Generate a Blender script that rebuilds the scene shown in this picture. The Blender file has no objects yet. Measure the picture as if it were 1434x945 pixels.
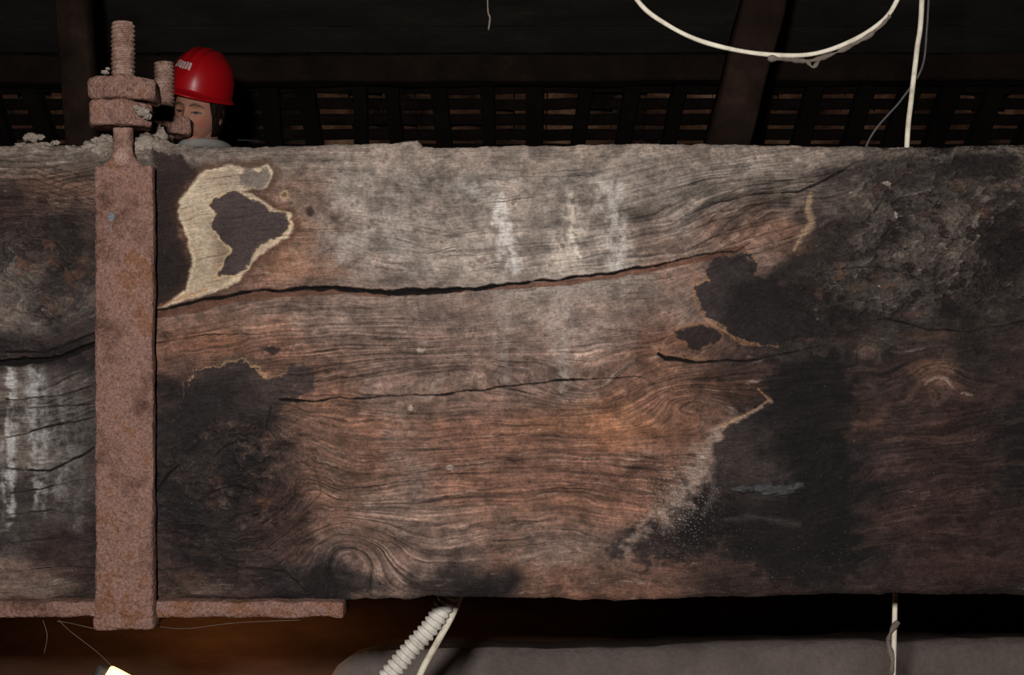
import bpy, bmesh, math, random
import numpy as np
from mathutils import Vector, Matrix, Euler
from mathutils import noise as mnoise

random.seed(4)
scene = bpy.context.scene
scene.view_settings.view_transform = 'Standard'
scene.view_settings.look = 'None'
scene.view_settings.exposure = 0
scene.view_settings.gamma = 1

CAMD = 1.8          # camera distance from the beam face (m)
def W(px, py, d=0.0):
    s = (CAMD + d) / CAMD * 0.001
    return Vector(((px - 717) * s, d, (472.5 - py) * s))
def lin(c):
    c = np.asarray(c, float) / 255.0
    return np.where(c <= 0.04045, c / 12.92, ((c + 0.055) / 1.055) ** 2.4)
def lin4(c):
    l = lin(c); return (float(l[0]), float(l[1]), float(l[2]), 1.0)

# ------------------------------------------------------------------ helpers
def new_obj(name, verts, faces, mat=None, smooth=True, parent=None):
    me = bpy.data.meshes.new(name)
    me.from_pydata([tuple(v) for v in verts], [], faces)
    me.update()
    if smooth:
        for p in me.polygons: p.use_smooth = True
    ob = bpy.data.objects.new(name, me)
    scene.collection.objects.link(ob)
    if mat: me.materials.append(mat)
    if parent: ob.parent = parent
    return ob
def empty(name, loc=(0, 0, 0), rot=(0, 0, 0)):
    e = bpy.data.objects.new(name, None)
    e.empty_display_size = 0.05
    e.location = loc; e.rotation_euler = rot
    scene.collection.objects.link(e)
    return e

def mat_noise(name, cols, scale=8.0, rough=0.9, bump=0.3, bscale=None, stretch=(1, 1, 1), spec=0.2, metallic=0.0, bdist=0.01, detail=10, speck=0.0, sscale=300):
    """cols: list of (pos, srgb)"""
    m = bpy.data.materials.new(name); m.use_nodes = True
    nt = m.node_tree; N = nt.nodes; L = nt.links
    b = N['Principled BSDF']
    tc = N.new('ShaderNodeTexCoord'); mp = N.new('ShaderNodeMapping')
    mp.inputs['Scale'].default_value = stretch
    L.new(tc.outputs['Object'], mp.inputs['Vector'])
    n = N.new('ShaderNodeTexNoise'); n.inputs['Scale'].default_value = scale
    n.inputs['Detail'].default_value = detail; n.inputs['Roughness'].default_value = 0.7
    L.new(mp.outputs[0], n.inputs['Vector'])
    r = N.new('ShaderNodeValToRGB')
    els = r.color_ramp.elements
    while len(els) < len(cols): els.new(0.5)
    for e, (p, c) in zip(els, cols):
        e.position = p; e.color = lin4(c)
    L.new(n.outputs['Fac'], r.inputs['Fac'])
    colout = r.outputs['Color']
    if speck > 0:
        n3 = N.new('ShaderNodeTexNoise'); n3.inputs['Scale'].default_value = sscale; n3.inputs['Detail'].default_value = 4; n3.inputs['Roughness'].default_value = 0.8
        L.new(mp.outputs[0], n3.inputs['Vector'])
        mr = N.new('ShaderNodeMapRange'); mr.inputs['From Min'].default_value = 0.32; mr.inputs['From Max'].default_value = 0.68
        mr.inputs['To Min'].default_value = 1 - speck; mr.inputs['To Max'].default_value = 1 + speck
        L.new(n3.outputs['Fac'], mr.inputs['Value'])
        sc = N.new('ShaderNodeVectorMath'); sc.operation = 'SCALE'
        L.new(colout, sc.inputs[0]); L.new(mr.outputs[0], sc.inputs['Scale']); colout = sc.outputs[0]
    L.new(colout, b.inputs['Base Color'])
    b.inputs['Roughness'].default_value = rough
    b.inputs['Specular IOR Level'].default_value = spec
    b.inputs['Metallic'].default_value = metallic
    n2 = N.new('ShaderNodeTexNoise'); n2.inputs['Scale'].default_value = bscale or scale * 4
    n2.inputs['Detail'].default_value = 8
    L.new(mp.outputs[0], n2.inputs['Vector'])
    bp = N.new('ShaderNodeBump'); bp.inputs['Strength'].default_value = bump
    bp.inputs['Distance'].default_value = bdist
    L.new(n2.outputs['Fac'], bp.inputs['Height']); L.new(bp.outputs[0], b.inputs['Normal'])
    return m

M_rust = mat_noise('rusty_iron', [(0.30, (44, 32, 28)), (0.40, (82, 60, 52)), (0.51, (104, 79, 71)), (0.585, (92, 63, 47)), (0.66, (106, 81, 72)), (0.78, (128, 108, 97))],
                   scale=14, rough=0.95, bump=1.0, bscale=170, bdist=0.006, speck=0.5, sscale=300, spec=0.06)
M_rust2 = mat_noise('rusty_thread_iron', [(0.25, (50, 34, 29)), (0.45, (94, 70, 61)), (0.6, (118, 96, 86)), (0.8, (142, 123, 110))],
                   scale=45, rough=0.95, bump=0.7, bscale=300, bdist=0.003, speck=0.4, spec=0.06)
M_dust = mat_noise('mortar_dust', [(0.3, (72, 63, 56)), (0.5, (100, 90, 82)), (0.7, (126, 115, 105))], scale=40, rough=1, bump=0.7, bscale=200, bdist=0.004, spec=0.05, speck=0.25)
M_dark_timber = mat_noise('dark_attic_timber', [(0.3, (34, 26, 22)), (0.55, (58, 43, 35)), (0.75, (84, 63, 52))], scale=5, rough=0.95, bump=0.5, bscale=60)
M_rafter = mat_noise('soot_rafter', [(0.3, (20, 17, 15)), (0.6, (36, 29, 25)), (0.8, (54, 43, 36))], scale=5, rough=0.95, bump=0.5, bscale=50)
M_batten = mat_noise('soot_batten', [(0.3, (22, 18, 15)), (0.6, (42, 32, 27)), (0.8, (62, 48, 40))], scale=7, rough=0.95, bump=0.5, bscale=50)
M_tile = mat_noise('terracotta_tile', [(0.40, (42, 31, 25)), (0.54, (128, 90, 70)), (0.68, (208, 164, 130))], scale=1.8, rough=0.9, bump=0.4, bscale=50)
M_board = mat_noise('blackened_boards', [(0.3, (40, 38, 34)), (0.6, (58, 54, 49)), (0.8, (76, 69, 61))], scale=2.4, rough=0.95, bump=0.4, bscale=30, stretch=(1, 3, 3))
M_plaster = mat_noise('dusty_plaster', [(0.3, (84, 74, 70)), (0.55, (106, 95, 90)), (0.8, (122, 110, 104))], scale=3, rough=1, bump=0.5, bscale=60, spec=0.05, speck=0.12, sscale=90)
M_brown = mat_noise('brown_tie_timber', [(0.3, (40, 26, 19)), (0.55, (68, 46, 34)), (0.8, (92, 65, 48))], scale=4, rough=0.95, bump=0.5, bscale=40, stretch=(0.4, 1, 1.5))
M_wall = mat_noise('brown_masonry', [(0.3, (58, 42, 34)), (0.6, (92, 68, 55)), (0.8, (120, 95, 80))], scale=3, rough=0.95, bump=0.5, bscale=30)
M_cable = mat_noise('aged_white_cable', [(0.3, (130, 118, 102)), (0.5, (180, 171, 154)), (0.7, (204, 196, 180))], scale=30, rough=0.6, bump=0.2, bscale=150, bdist=0.002)
M_web = mat_noise('cobweb_dust', [(0.3, (62, 54, 48)), (0.6, (100, 90, 82))], scale=30, rough=1, bump=0.3)
M_wire = mat_noise('grey_wire', [(0.3, (50, 46, 46)), (0.6, (74, 70, 70))], scale=30, rough=0.8, bump=0.2)
M_conduit = mat_noise('ribbed_conduit_plastic', [(0.3, (130, 122, 112)), (0.55, (180, 173, 163)), (0.8, (200, 195, 185))], scale=25, rough=0.6, bump=0.2, bscale=100)

# ------------------------------------------------------------------ numpy noise
rng = np.random.RandomState(11)
TAB = [rng.rand(256, 256) for _ in range(12)]
def vn(x, y, k=0):
    xf = np.floor(x); yf = np.floor(y)
    xi = xf.astype(np.int64); yi = yf.astype(np.int64)
    fx = x - xf; fy = y - yf
    fx = fx * fx * (3 - 2 * fx); fy = fy * fy * (3 - 2 * fy)
    t = TAB[k % 12]
    x0 = xi & 255; x1 = (xi + 1) & 255; y0 = yi & 255; y1 = (yi + 1) & 255
    return (t[x0, y0] * (1 - fx) + t[x1, y0] * fx) * (1 - fy) + (t[x0, y1] * (1 - fx) + t[x1, y1] * fx) * fy
def fbm(x, y, o=4, k=0, rot=True, gain=0.55):
    s = 0; a = 1; tot = 0
    for i in range(o):
        s = s + a * (vn(x + 13.7 * i, y + 7.3 * i, k + i) - 0.5)
        tot += a * a
        a *= gain
        if rot:
            x, y = (x * 0.8 - y * 0.6) * 2.03, (x * 0.6 + y * 0.8) * 2.03
        else:
            x, y = x * 2.03, y * 2.03
    return s / math.sqrt(tot) * 2.2      # ~ zero-mean, roughly -1..1
def ridged(x, y, o=4, k=0, gain=0.6):
    s = 0; a = 1; tot = 0
    for i in range(o):
        s = s + a * (1 - np.abs(vn(x + 5.1 * i, y + 9.7 * i, k + i) * 2 - 1)) ** 3
        tot += a; a *= gain
        x, y = (x * 0.8 - y * 0.6) * 2.1, (x * 0.6 + y * 0.8) * 2.1
    return s / tot
def sst(a, b, x):
    t = np.clip((x - a) / (b - a), 0, 1); return t * t * (3 - 2 * t)

# ------------------------------------------------------------------ THE BEAM
PITCH = 1.0
xs_mid = np.arange(-20, 1455, PITCH)
xs_l = np.linspace(-2830, -24, 120); xs_r = np.linspace(1459, 4270, 120)
xs = np.concatenate([xs_l, xs_mid, xs_r])
top_k = np.array([(-3000, 204), (8, 204), (30, 200), (100, 203), (200, 203), (300, 206), (400, 204), (560, 199), (584, 196), (592, 205), (640, 206), (760, 202), (900, 200), (1100, 203), (1250, 206), (1428, 201), (4300, 203)], float)
bot_k = np.array([(-3000, 842), (8, 842), (480, 842), (600, 838), (700, 838), (850, 843), (1000, 838), (1200, 834), (1428, 834), (4300, 836)], float)
top = np.interp(xs, top_k[:, 0], top_k[:, 1]) + fbm(xs / 22, xs * 0 + 3.3, 4, 1) * 1.5
bot = np.interp(xs, bot_k[:, 0], bot_k[:, 1]) + fbm(xs / 30, xs * 0 + 9.3, 4, 2) * 2.0
NR = 636
t = np.linspace(0, 1, NR)[:, None]
PY = top[None, :] * (1 - t) + bot[None, :] * t
PX = np.repeat(xs[None, :], NR, 0)
def win(x0, x1, y0, y1):
    c0 = int(np.searchsorted(xs, x0)); c1 = int(np.searchsorted(xs, x1)) + 1
    r0 = int((y0 - 210) / 636 * NR); r1 = int((y1 - 196) / 636 * NR) + 1
    r0 = min(max(r0, 0), NR - 1); r1 = max(min(r1, NR), r0 + 1); c0 = min(c0, len(xs) - 1); c1 = max(c1, c0 + 1)
    return (slice(r0, r1), slice(c0, c1))
def winpts(pts, pad):
    X = [p[0] for p in pts]; Y = [p[1] for p in pts]
    return win(min(X) - pad, max(X) + pad, min(Y) - pad, max(Y) + pad)
def polysdf(x, y, poly):
    P = np.array(poly, float); n = len(P)
    d = np.full(x.shape, 1e12); inside = np.zeros(x.shape, bool)
    for i in range(n):
        a = P[i]; b = P[(i + 1) % n]
        e = b - a; wx = x - a[0]; wy = y - a[1]
        t = np.clip((wx * e[0] + wy * e[1]) / (e @ e + 1e-9), 0, 1)
        d = np.minimum(d, (wx - e[0] * t) ** 2 + (wy - e[1] * t) ** 2)
        c = ((a[1] <= y) != (b[1] <= y))
        xi = a[0] + (y - a[1]) / (e[1] if abs(e[1]) > 1e-9 else 1e-9) * e[0]
        inside ^= (c & (x < xi))
    d = np.sqrt(d)
    return np.where(inside, -d, d)
def linedist(x, y, pts):
    d = np.full(x.shape, 1e12); w = np.zeros(x.shape)
    for a, b in zip(pts[:-1], pts[1:]):
        ex, ey = b[0] - a[0], b[1] - a[1]
        t = np.clip(((x - a[0]) * ex + (y - a[1]) * ey) / (ex * ex + ey * ey + 1e-9), 0, 1)
        dd = (x - a[0] - ex * t) ** 2 + (y - a[1] - ey * t) ** 2
        m = dd < d
        d = np.where(m, dd, d); w = np.where(m, a[2] + (b[2] - a[2]) * t, w)
    return np.sqrt(d), w

PAL = dict(G=(108, 97, 89), g=(132, 124, 119), B=(82, 61, 51), R=(94, 67, 55), O=(106, 73, 56), D=(44, 33, 30), K=(25, 21, 21),
           k=(52, 46, 43), M=(93, 75, 67), L=(113, 96, 88), V=(40, 28, 25), H=(80, 71, 65), C=(34, 28, 26))
ROWS = [
    "HHHkHHHHGGGGGGGGGGGHHkkk",   # 215
    "DBDKBBBBGHHGGHGHHHHHkkCk",   # 270
    "DCDKBKRMGGGGGGGMBBBCkkHC",   # 325
    "kCkDCBRRMGGGGGGMMMCkkkCC",   # 380
    "HkkBMMMMMMMMGLMMMKKCkkCC",   # 435
    "KKKRRBRMMMMMMLMRBDCCCDCD",   # 490
    "HkkDKCRRMMMMMMRRBDKKDDVK",   # 545
    "HkkCKCDBRMRRRROORMKKDVDK",   # 600
    "HHkKCKDBRMRRRRRRBMKKKDVK",   # 655
    "kkkKKKDRMMRRRRRBCKCKDVVV",   # 710
    "kDKDKCDMBMMRMMMBCCKKKDVV",   # 765
    "MDCBDDKKMMKKBRRRDDVCDDVC",   # 820
]
CG = np.array([[PAL[c] for c in r[:24]] for r in ROWS], float)
def sample_grid(x, y):
    gx = np.clip((x - 30) / 60, 0, 22.999); gy = np.clip((y - 215) / 55, 0, 10.999)
    ix = gx.astype(int); iy = gy.astype(int); fx = gx - ix; fy = gy - iy
    fx = (fx * fx * (3 - 2 * fx))[..., None]; fy = (fy * fy * (3 - 2 * fy))[..., None]
    return (CG[iy, ix] * (1 - fx) + CG[iy, ix + 1] * fx) * (1 - fy) + (CG[iy + 1, ix] * (1 - fx) + CG[iy + 1, ix + 1] * fx) * fy

ck = np.array([(-3000, 520), (0, 505), (60, 503), (130, 478), (217, 438), (290, 419), (350, 409), (470, 402), (600, 407), (740, 394), (860, 379), (980, 357), (1050, 342), (1120, 330), (1250, 290), (1430, 250), (4300, 250)], float)
crY = np.interp(PX, ck[:, 0], ck[:, 1])
ksm = np.exp(-((PY - crY) / 230.0) ** 2)
V = PY - 400 - (crY - 400) * (0.25 + 0.75 * ksm)
def knot(x0, y0, sx, sy, a):
    global V
    V = V + a * np.exp(-((PX - x0) / sx) ** 2 - ((PY - y0) / sy) ** 2)
knot(335, 610, 80, 55, 80); knot(310, 700, 110, 65, -75); knot(50, 350, 75, 50, 85); knot(60, 430, 60, 35, -50)
knot(490, 775, 60, 45, 80); knot(430, 690, 40, 60, 40); knot(1215, 487, 26, 18, 24); knot(1310, 530, 45, 30, 30); knot(1290, 330, 110, 70, 80)
knot(620, 520, 120, 28, 36); knot(830, 545, 90, 30, -34); knot(1060, 430, 90, 60, 60); knot(960, 560, 80, 30, 36)
knot(435, 296, 22, 14, 16); knot(700, 700, 200, 70, 30); knot(1100, 700, 120, 60, -50); knot(1060, 290, 100, 40, 44)
rough_r = sst(1110, 1200, PX + (PY - 330) * 0.5) * (1 - sst(420, 490, PY + 0.15 * (PX - 1250)))
V = V + fbm(PX / 160, PY / 60, 3, 3) * 7 + fbm(PX / 40, PY / 22, 3, 5) * (2.0 + 6 * rough_r)
knotty = np.exp(-((PX - 330) / 125) ** 2 - ((PY - 670) / 115) ** 2) + np.exp(-((PX - 50) / 95) ** 2 - ((PY - 385) / 80) ** 2)
knotty = np.clip(knotty, 0, 1)
V = V + fbm(PX / 34, PY / 24, 4, 7) * 15 * knotty

g1 = fbm(PX / 210, V / 9, 3, 1, rot=False)
g2 = fbm(PX / 90, V / 3.0, 3, 4, rot=False)
def gz(x0, y0, rx, ry): return np.exp(-(((PX - x0) / rx) ** 2 + ((PY - y0) / ry) ** 2) ** 1.5)
zone = np.clip(gz(680, 525, 320, 60) + gz(530, 720, 170, 120) + gz(1040, 275, 160, 70) + gz(60, 260, 110, 60) + gz(960, 555, 110, 40) + gz(420, 480, 200, 50) + 0.8 * gz(820, 680, 160, 90) + 0.7 * gz(60, 560, 90, 60) + 0.6 * gz(830, 350, 160, 40) + .6 * gz(1080, 500, 200, 40) + .8 * gz(1290, 600, 160, 120) + .7 * gz(330, 720, 130, 110) + .7 * gz(50, 370, 100, 90), 0, 1)
gp = np.clip(0.40 * sst(-0.4, 0.6, fbm(PX / 120, PY / 60, 3, 2)) + zone, 0, 1.1)
ring = np.sin(2 * math.pi * (V / 6.5 + 1.2 * fbm(PX / 260, V / 60, 2, 8)))
ringk = np.sin(2 * math.pi * (V / 8 + 1.0 * fbm(PX / 60, PY / 50, 3, 8)))
wx = fbm(PX / 70, PY / 45, 4, 2) * 26; wy = fbm(PX / 70, PY / 45, 4, 6) * 17
C = sample_grid(PX + wx, PY + wy + 0.25 * (V - (PY - crY)))
H = np.zeros_like(PX)
blot = fbm(PX / 45, PY / 26, 5, 9, gain=0.65)
grime = fbm(PX / 20, PY / 14, 5, 1, gain=0.7)
fine = fbm(PX / 9, PY / 7, 4, 3)
crease = ridged(PX / 34 + blot, PY / 26 + grime * .4, 5, 2)
def mixc(mask, col, keep=0.0, w=None):
    global C
    col = np.array(col, float)
    Cs = C if w is None else C[w]
    m = mask[..., None]
    if keep > 0:
        lum = Cs.mean(-1, keepdims=True) / 75.0
        out = Cs * (1 - m) + (col * (1 - keep + keep * np.clip(lum, 0.3, 1.6))) * m
    else:
        out = Cs * (1 - m) + col * m
    if w is None: C = out
    else: C[w] = out
en = fbm(PX / 16, PY / 13, 4, 5)
en2 = fbm(PX / 7, PY / 6, 3, 8)
def blob(x0, y0, rx, ry, col, a, n=0.5, soft=0.6):
    w = win(x0 - rx * 2, x0 + rx * 2, y0 - ry * 2, y0 + ry * 2)
    X, Y = PX[w], PY[w]
    r = np.sqrt(((X - x0) / rx) ** 2 + ((Y - y0) / ry) ** 2) + n * fbm(X / 32, Y / 16, 4, int(x0) % 11) * 0.8 + 0.10 * g2[w] + 0.1 * fine[w]
    mixc(a * (1 - sst(1 - soft, 1 + soft * 0.4, r)), col, 0.3, w)
blob(400, 340, 62, 55, (102, 70, 52), 0.7); blob(430, 375, 60, 20, (106, 70, 50), 0.5)
blob(300, 455, 90, 28, (98, 72, 59), 0.6); blob(300, 480, 60, 16, (102, 68, 50), 0.5); blob(470, 500, 60, 24, (95, 69, 56), 0.4)
blob(825, 590, 105, 32, (112, 79, 60), 0.6); blob(850, 600, 60, 22, (112, 74, 54), 0.35); blob(560, 620, 110, 22, (97, 70, 58), 0.5); blob(500, 590, 80, 14, (99, 69, 54), 0.45)
blob(760, 650, 150, 36, (95, 70, 59), 0.4); blob(640, 560, 120, 22, (100, 79, 69), 0.4)
blob(870, 520, 90, 26, (95, 71, 58), 0.45); blob(1020, 540, 80, 26, (75, 52, 41), 0.6); blob(980, 385, 80, 26, (89, 64, 53), 0.5)
blob(1060, 330, 70, 30, (90, 67, 56), 0.4); blob(800, 445, 110, 34, (112, 95, 87), 0.5); blob(720, 480, 130, 28, (103, 86, 78), 0.5)
blob(600, 450, 150, 24, (95, 80, 73), 0.6); blob(560, 710, 90, 60, (98, 80, 71), 0.5); blob(460, 700, 50, 60, (88, 69, 59), 0.4)
blob(650, 740, 120, 50, (92, 75, 67), 0.45); blob(780, 760, 110, 40, (86, 70, 62), 0.4)
blob(1310, 525, 34, 26, (110, 80, 63), 0.6); blob(1215, 487, 20, 16, (98, 79, 66), 0.6); blob(1300, 468, 60, 8, (84, 61, 50), 0.6)
blob(1210, 590, 60, 26, (72, 50, 41), 0.6); blob(1290, 720, 90, 40, (54, 38, 34), 0.5); blob(1360, 690, 40, 26, (66, 47, 40), 0.5); blob(1350, 610, 60, 20, (62, 43, 36), 0.5)
blob(1240, 660, 50, 14, (62, 44, 37), 0.5); blob(1400, 560, 30, 18, (68, 48, 41), .5)
blob(980, 790, 80, 24, (80, 56, 48), 0.6); blob(1330, 800, 120, 20, (52, 36, 32), 0.6); blob(870, 810, 110, 16, (80, 60, 52), 0.5)
blob(290, 824, 60, 12, (98, 82, 74), 0.5); blob(60, 822, 80, 12, (94, 80, 72), 0.6); blob(400, 740, 50, 50, (66, 48, 41), 0.4)
blob(60, 255, 80, 22, (90, 67, 53), 0.45); blob(470, 815, 90, 18, (34, 29, 27), 0.8); blob(640, 822, 60, 12, (34, 28, 26), 0.8)

# grey dust veil on the upper half
veil = fbm(PX / 90, V / 18, 4, 10, rot=False) * 0.35 + fbm(PX / 30, PY / 60, 5, 6, gain=0.65) * 0.45
dustm = np.exp(-((PX - 690) / 320) ** 4) * (1 - sst(350, 480, PY + veil * 50))
mixc(np.clip(dustm * (0.50 + 0.45 * veil), 0, 0.8), (113, 103, 96), 0.35)
lip = 1 - sst(6, 60, PY - top[None, :] + 30 * veil)
mixc(np.clip(lip * 0.7, 0, 1), (100, 88, 80), 0.3)
C *= np.exp(0.15 * g1 * gp + 0.14 * g2 * gp + 0.095 * ring * zone + 0.16 * blot + 0.17 * grime + 0.10 * fine)[..., None]
mixc(np.clip(sst(0.5, 1.3, grime + 0.4 * blot) * 0.55, 0, 1), (46, 36, 32), 0.2)
scuff = fbm(PX / 46, V / 5, 4, 6, rot=False, gain=0.7)
mixc(np.clip(sst(0.6, 1.4, scuff + 0.3 * grime) * 0.42, 0, 1) * (C.mean(-1) > 42), (142, 130, 121), 0.1)

# charred rough area upper right
ux = PX * 0.84 - PY * 0.54; uy = PX * 0.54 + PY * 0.84
ux = ux + 18 * blot; uy = uy + 16 * fbm(PX / 60, PY / 60, 3, 8)
stroke = fbm(ux / 44, uy / 6, 4, 2, rot=False, gain=0.65)
str2 = fbm(PX / 70, PY / 50, 6, 4, gain=0.72)
cr2 = ridged(ux / 60, uy / 24 + 0.5 * grime, 5, 7)
mixc(np.clip(rough_r * (0.32 + 0.7 * str2), 0, 0.8), (76, 67, 60), 0.3)
mixc(np.clip(rough_r * sst(0.45, 1.2, 0.6 * stroke + 0.8 * str2 + 0.4 * fine), 0, 0.6), (108, 96, 87), 0.1)
mixc(np.clip(rough_r * sst(0.05, 0.8, -str2 - 0.3 * stroke), 0, 0.9), (28, 23, 22), 0.2)
mixc(np.clip(rough_r * sst(0.40, 0.72, cr2) * 0.9, 0, 1), (26, 20, 19), 0.1)
mixc(np.clip(rough_r * sst(0.5, 1.1, fbm(PX / 28, PY / 20, 4, 9)) * 0.6, 0, 1), (80, 56, 45), 0.2)
blob(1375, 235, 70, 26, (28, 23, 22), 0.9); blob(1330, 240, 50, 12, (36, 31, 29), 0.6); blob(1190, 350, 44, 40, (48, 42, 39), 0.6); blob(1250, 240, 80, 22, (42, 36, 34), 0.7); blob(1410, 330, 34, 70, (30, 25, 24), 0.8); blob(1170, 250, 40, 20, (40, 33, 30), .6)
H += rough_r * (str2 * 6.0 + stroke * 1.6 + fine * 0.7 - 3.5 * sst(0.40, 0.8, cr2))
rest = C.mean(-1)
charm = np.clip(1 - sst(40, 70, rest), 0, 1) * (1 - rough_r)
cz = np.clip(charm * 0.6 + knotty * 0.8, 0, 1)
mixc(cz * sst(0.45, 0.8, crease) * 0.7, (18, 13, 12), 0.0)
mixc(charm * sst(0.25, 1.0, fbm(PX / 60, V / 7, 5, 10, rot=False, gain=.7)) * 0.38, (76, 56, 48), 0.1)
mixc(knotty * sst(0.4, 1.1, fbm(PX / 24, PY / 18, 4, 3, gain=.7)) * 0.6, (94, 75, 66), 0.1)
mixc(knotty * sst(0.35, 1.0, fbm(PX / 34, PY / 26, 4, 0, gain=.7)) * 0.65, (84, 55, 41), 0.1)
kb = sst(-.3, .7, fbm(PX / 50, PY / 40, 4, 11, gain=.7))
mixc(knotty * kb * sst(0.15, 0.9, ringk + .7 * grime) * 0.34, (90, 75, 67), 0.1)
mixc(knotty * kb * sst(0.15, 0.9, -ringk + .7 * fine) * 0.4, (22, 17, 16), 0.1)
H += knotty * ringk * 0.4
H -= cz * sst(0.42, 0.8, crease) * 2.6

def patch(poly, col, soft=2.0, n=5, n2=2, keep=0.3, a=1.0, dh=0.0, rim=None, rimw=4, rimside=None, hs=4.0, bias=0.0):
    w = winpts(poly, 45)
    d = polysdf(PX[w], PY[w], poly) + en[w] * n + en2[w] * n2 + bias
    m = 1 - sst(-soft, soft, d)
    mixc(m * a, col, keep, w)
    H[w] += dh * (1 - sst(-hs, hs * 0.3, d))
    if rim is not None:
        rm = np.exp(-((d - rimw * 0.4) / (rimw * np.clip(0.65 + 0.5 * en[w], 0.25, 2))) ** 2)
        if rimside is not None: rm = rm * rimside[w]
        mixc(np.clip(rm, 0, 1) * 0.85, rim, 0.2, w)
    return d, w

patch([(213, 205), (255, 222), (276, 240), (262, 264), (245, 285), (247, 310), (257, 340), (264, 370), (258, 402), (235, 425), (213, 434)], (38, 29, 27), 4, 5, 2, 0.4, 0.95)
pale = [(285, 238), (270, 258), (250, 284), (250, 305), (262, 335), (268, 372), (260, 402), (236, 424), (216, 436), (262, 420), (305, 407), (336, 392), (352, 366), (376, 346), (402, 334), (413, 314), (404, 298), (384, 294), (362, 278), (338, 268), (352, 264), (372, 262), (384, 242), (376, 230), (350, 238), (325, 232)]
d, w = patch(pale, (156, 140, 120), 2.8, 2.5, 1.2, 0.25, 1.0, 0.6)
X, Y = PX[w], PY[w]
inp = 1 - sst(-4, 0, d)
mixc(inp * np.clip(sst(-0.3, 0.9, fbm(X / 24, Y / 30, 4, 7)), 0, 1) * 0.8, (118, 102, 86), 0.3, w)
mixc(inp * np.exp(-((X - 330) / 50) ** 2 - ((Y - 250) / 24) ** 2) * 0.8, (98, 85, 74), 0.4, w)
mixc(inp * np.exp(-((X - 312) / 15) ** 2 - ((Y - 350) / 50) ** 2) * 0.8, (80, 65, 54), 0.4, w)
mixc(inp * np.exp(-((X - 268) / 10) ** 2 - ((Y - 360) / 40) ** 2) * 0.5, (108, 90, 74), 0.4, w)
mixc(np.exp(-(np.abs(d + 3) / 2.4) ** 2) * 0.5 * sst(-.8, .2, en[w]), (182, 164, 137), 0.0, w)
mixc(sst(0, 3, d) * (1 - sst(3, 14, d)) * 0.55, (62, 40, 29), 0.3, w)
patch([(303, 277), (328, 269), (362, 284), (377, 299), (399, 299), (407, 314), (394, 330), (370, 336), (352, 352), (344, 376), (325, 386), (300, 388), (316, 366), (324, 348), (312, 336), (298, 318), (304, 300), (292, 288)], (41, 34, 33), 3.4, 2.2, 1.5, 0.5, 0.97, 1.6, rim=(154, 132, 104), rimw=1.9, bias=-1.5)
patch([(333, 250), (343, 236), (362, 240), (374, 234), (379, 248), (366, 262), (346, 264)], (74, 66, 61), 3, 3, 2, 0.4, 0.9, 1.0)
patch([(390, 270), (402, 266), (405, 276), (394, 280)], (144, 122, 97), 2, 2, 1, 0.2, 0.8)
patch([(394, 272), (400, 270), (401, 275), (396, 276)], (82, 62, 48), 1.5, 1, 1, 0.2, 0.9)
patch([(427, 292), (436, 288), (441, 297), (436, 304), (428, 301)], (42, 32, 28), 2, 2, 1, 0.2, 0.8)
rims = sst(575, 545, PY) * sst(250, 262, PX)
patch([(236, 600), (256, 568), (262, 542), (280, 522), (310, 508), (345, 503), (362, 514), (378, 526), (400, 521), (404, 506), (426, 507), (438, 522), (438, 545), (418, 556), (400, 564), (390, 585), (380, 600), (340, 590), (290, 600), (250, 620), (217, 640), (213, 610)], (44, 38, 37), 4, 6, 3, 0.5, 0.78, 1.0, rim=(138, 110, 82), rimw=2.0, rimside=rims * sst(420, 370, PX))
patch([(362, 486), (374, 483), (392, 489), (384, 496), (368, 494)], (38, 31, 29), 2, 3, 1, 0.3, 0.9)
patch([(985, 374), (1000, 362), (1020, 360), (1045, 352), (1064, 368), (1056, 384), (1078, 390), (1102, 408), (1112, 432), (1140, 436), (1150, 470), (1090, 476), (1050, 484), (1020, 466), (1000, 446), (980, 430), (975, 406), (990, 392)], (36, 31, 31), 3, 5, 2, 0.5, 0.9, 1.6, rim=(124, 92, 66), rimw=1.8, rimside=sst(1080, 1050, PX) * sst(-0.6, 0.3, blot))
patch([(945, 463), (975, 455), (1000, 459), (1012, 470), (1000, 484), (970, 488), (948, 478)], (32, 26, 25), 3, 4, 2, 0.35, 0.93, 0.8, rim=(102, 70, 50), rimw=1.6)
big = [(1082, 560), (1060, 576), (1015, 594), (998, 620), (985, 655), (968, 700), (930, 722), (885, 742), (850, 775), (905, 794), (965, 782), (1010, 762), (1060, 800), (1130, 822), (1200, 800), (1200, 690), (1190, 610), (1200, 540), (1170, 490), (1110, 500), (1075, 525)]
patch(big, (28, 24, 24), 10, 16, 4, 0.6, 0.74, 0.0)
def line(pts, col, a, k=1.3, e=0.6, keep=0.1, jx=0, pad=40):
    w = winpts(pts, pad)
    ld, lw = linedist(PX[w] + en[w] * jx, PY[w] + en2[w] * jx * .6, pts)
    mixc(np.clip(k - ld / (np.maximum(lw * (1 + e * en[w]), 0.3)), 0, 1) * a, col, keep, w)
    return ld, lw, w
w = win(820, 1120, 530, 800)
ld, lw = linedist(PX[w], PY[w], [(1080, 562, 3), (1045, 582, 3), (1005, 600, 7), (985, 635, 15), (965, 680, 22), (940, 712, 24), (905, 742, 14), (870, 765, 7)])
fr = np.clip(1.1 - ld / (lw * (1 + 0.6 * en[w]) + 1.5), 0, 1)
mixc(np.clip(fr * (0.8 + 0.6 * fine[w] + 0.3 * grime[w]), 0, 0.8), (124, 106, 96), 0.2, w)
line([(1062, 545, 1.6), (1078, 560, 1.8), (1050, 578, 1.6), (1012, 596, 2)], (130, 100, 74), 0.75, 1.4)
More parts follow.
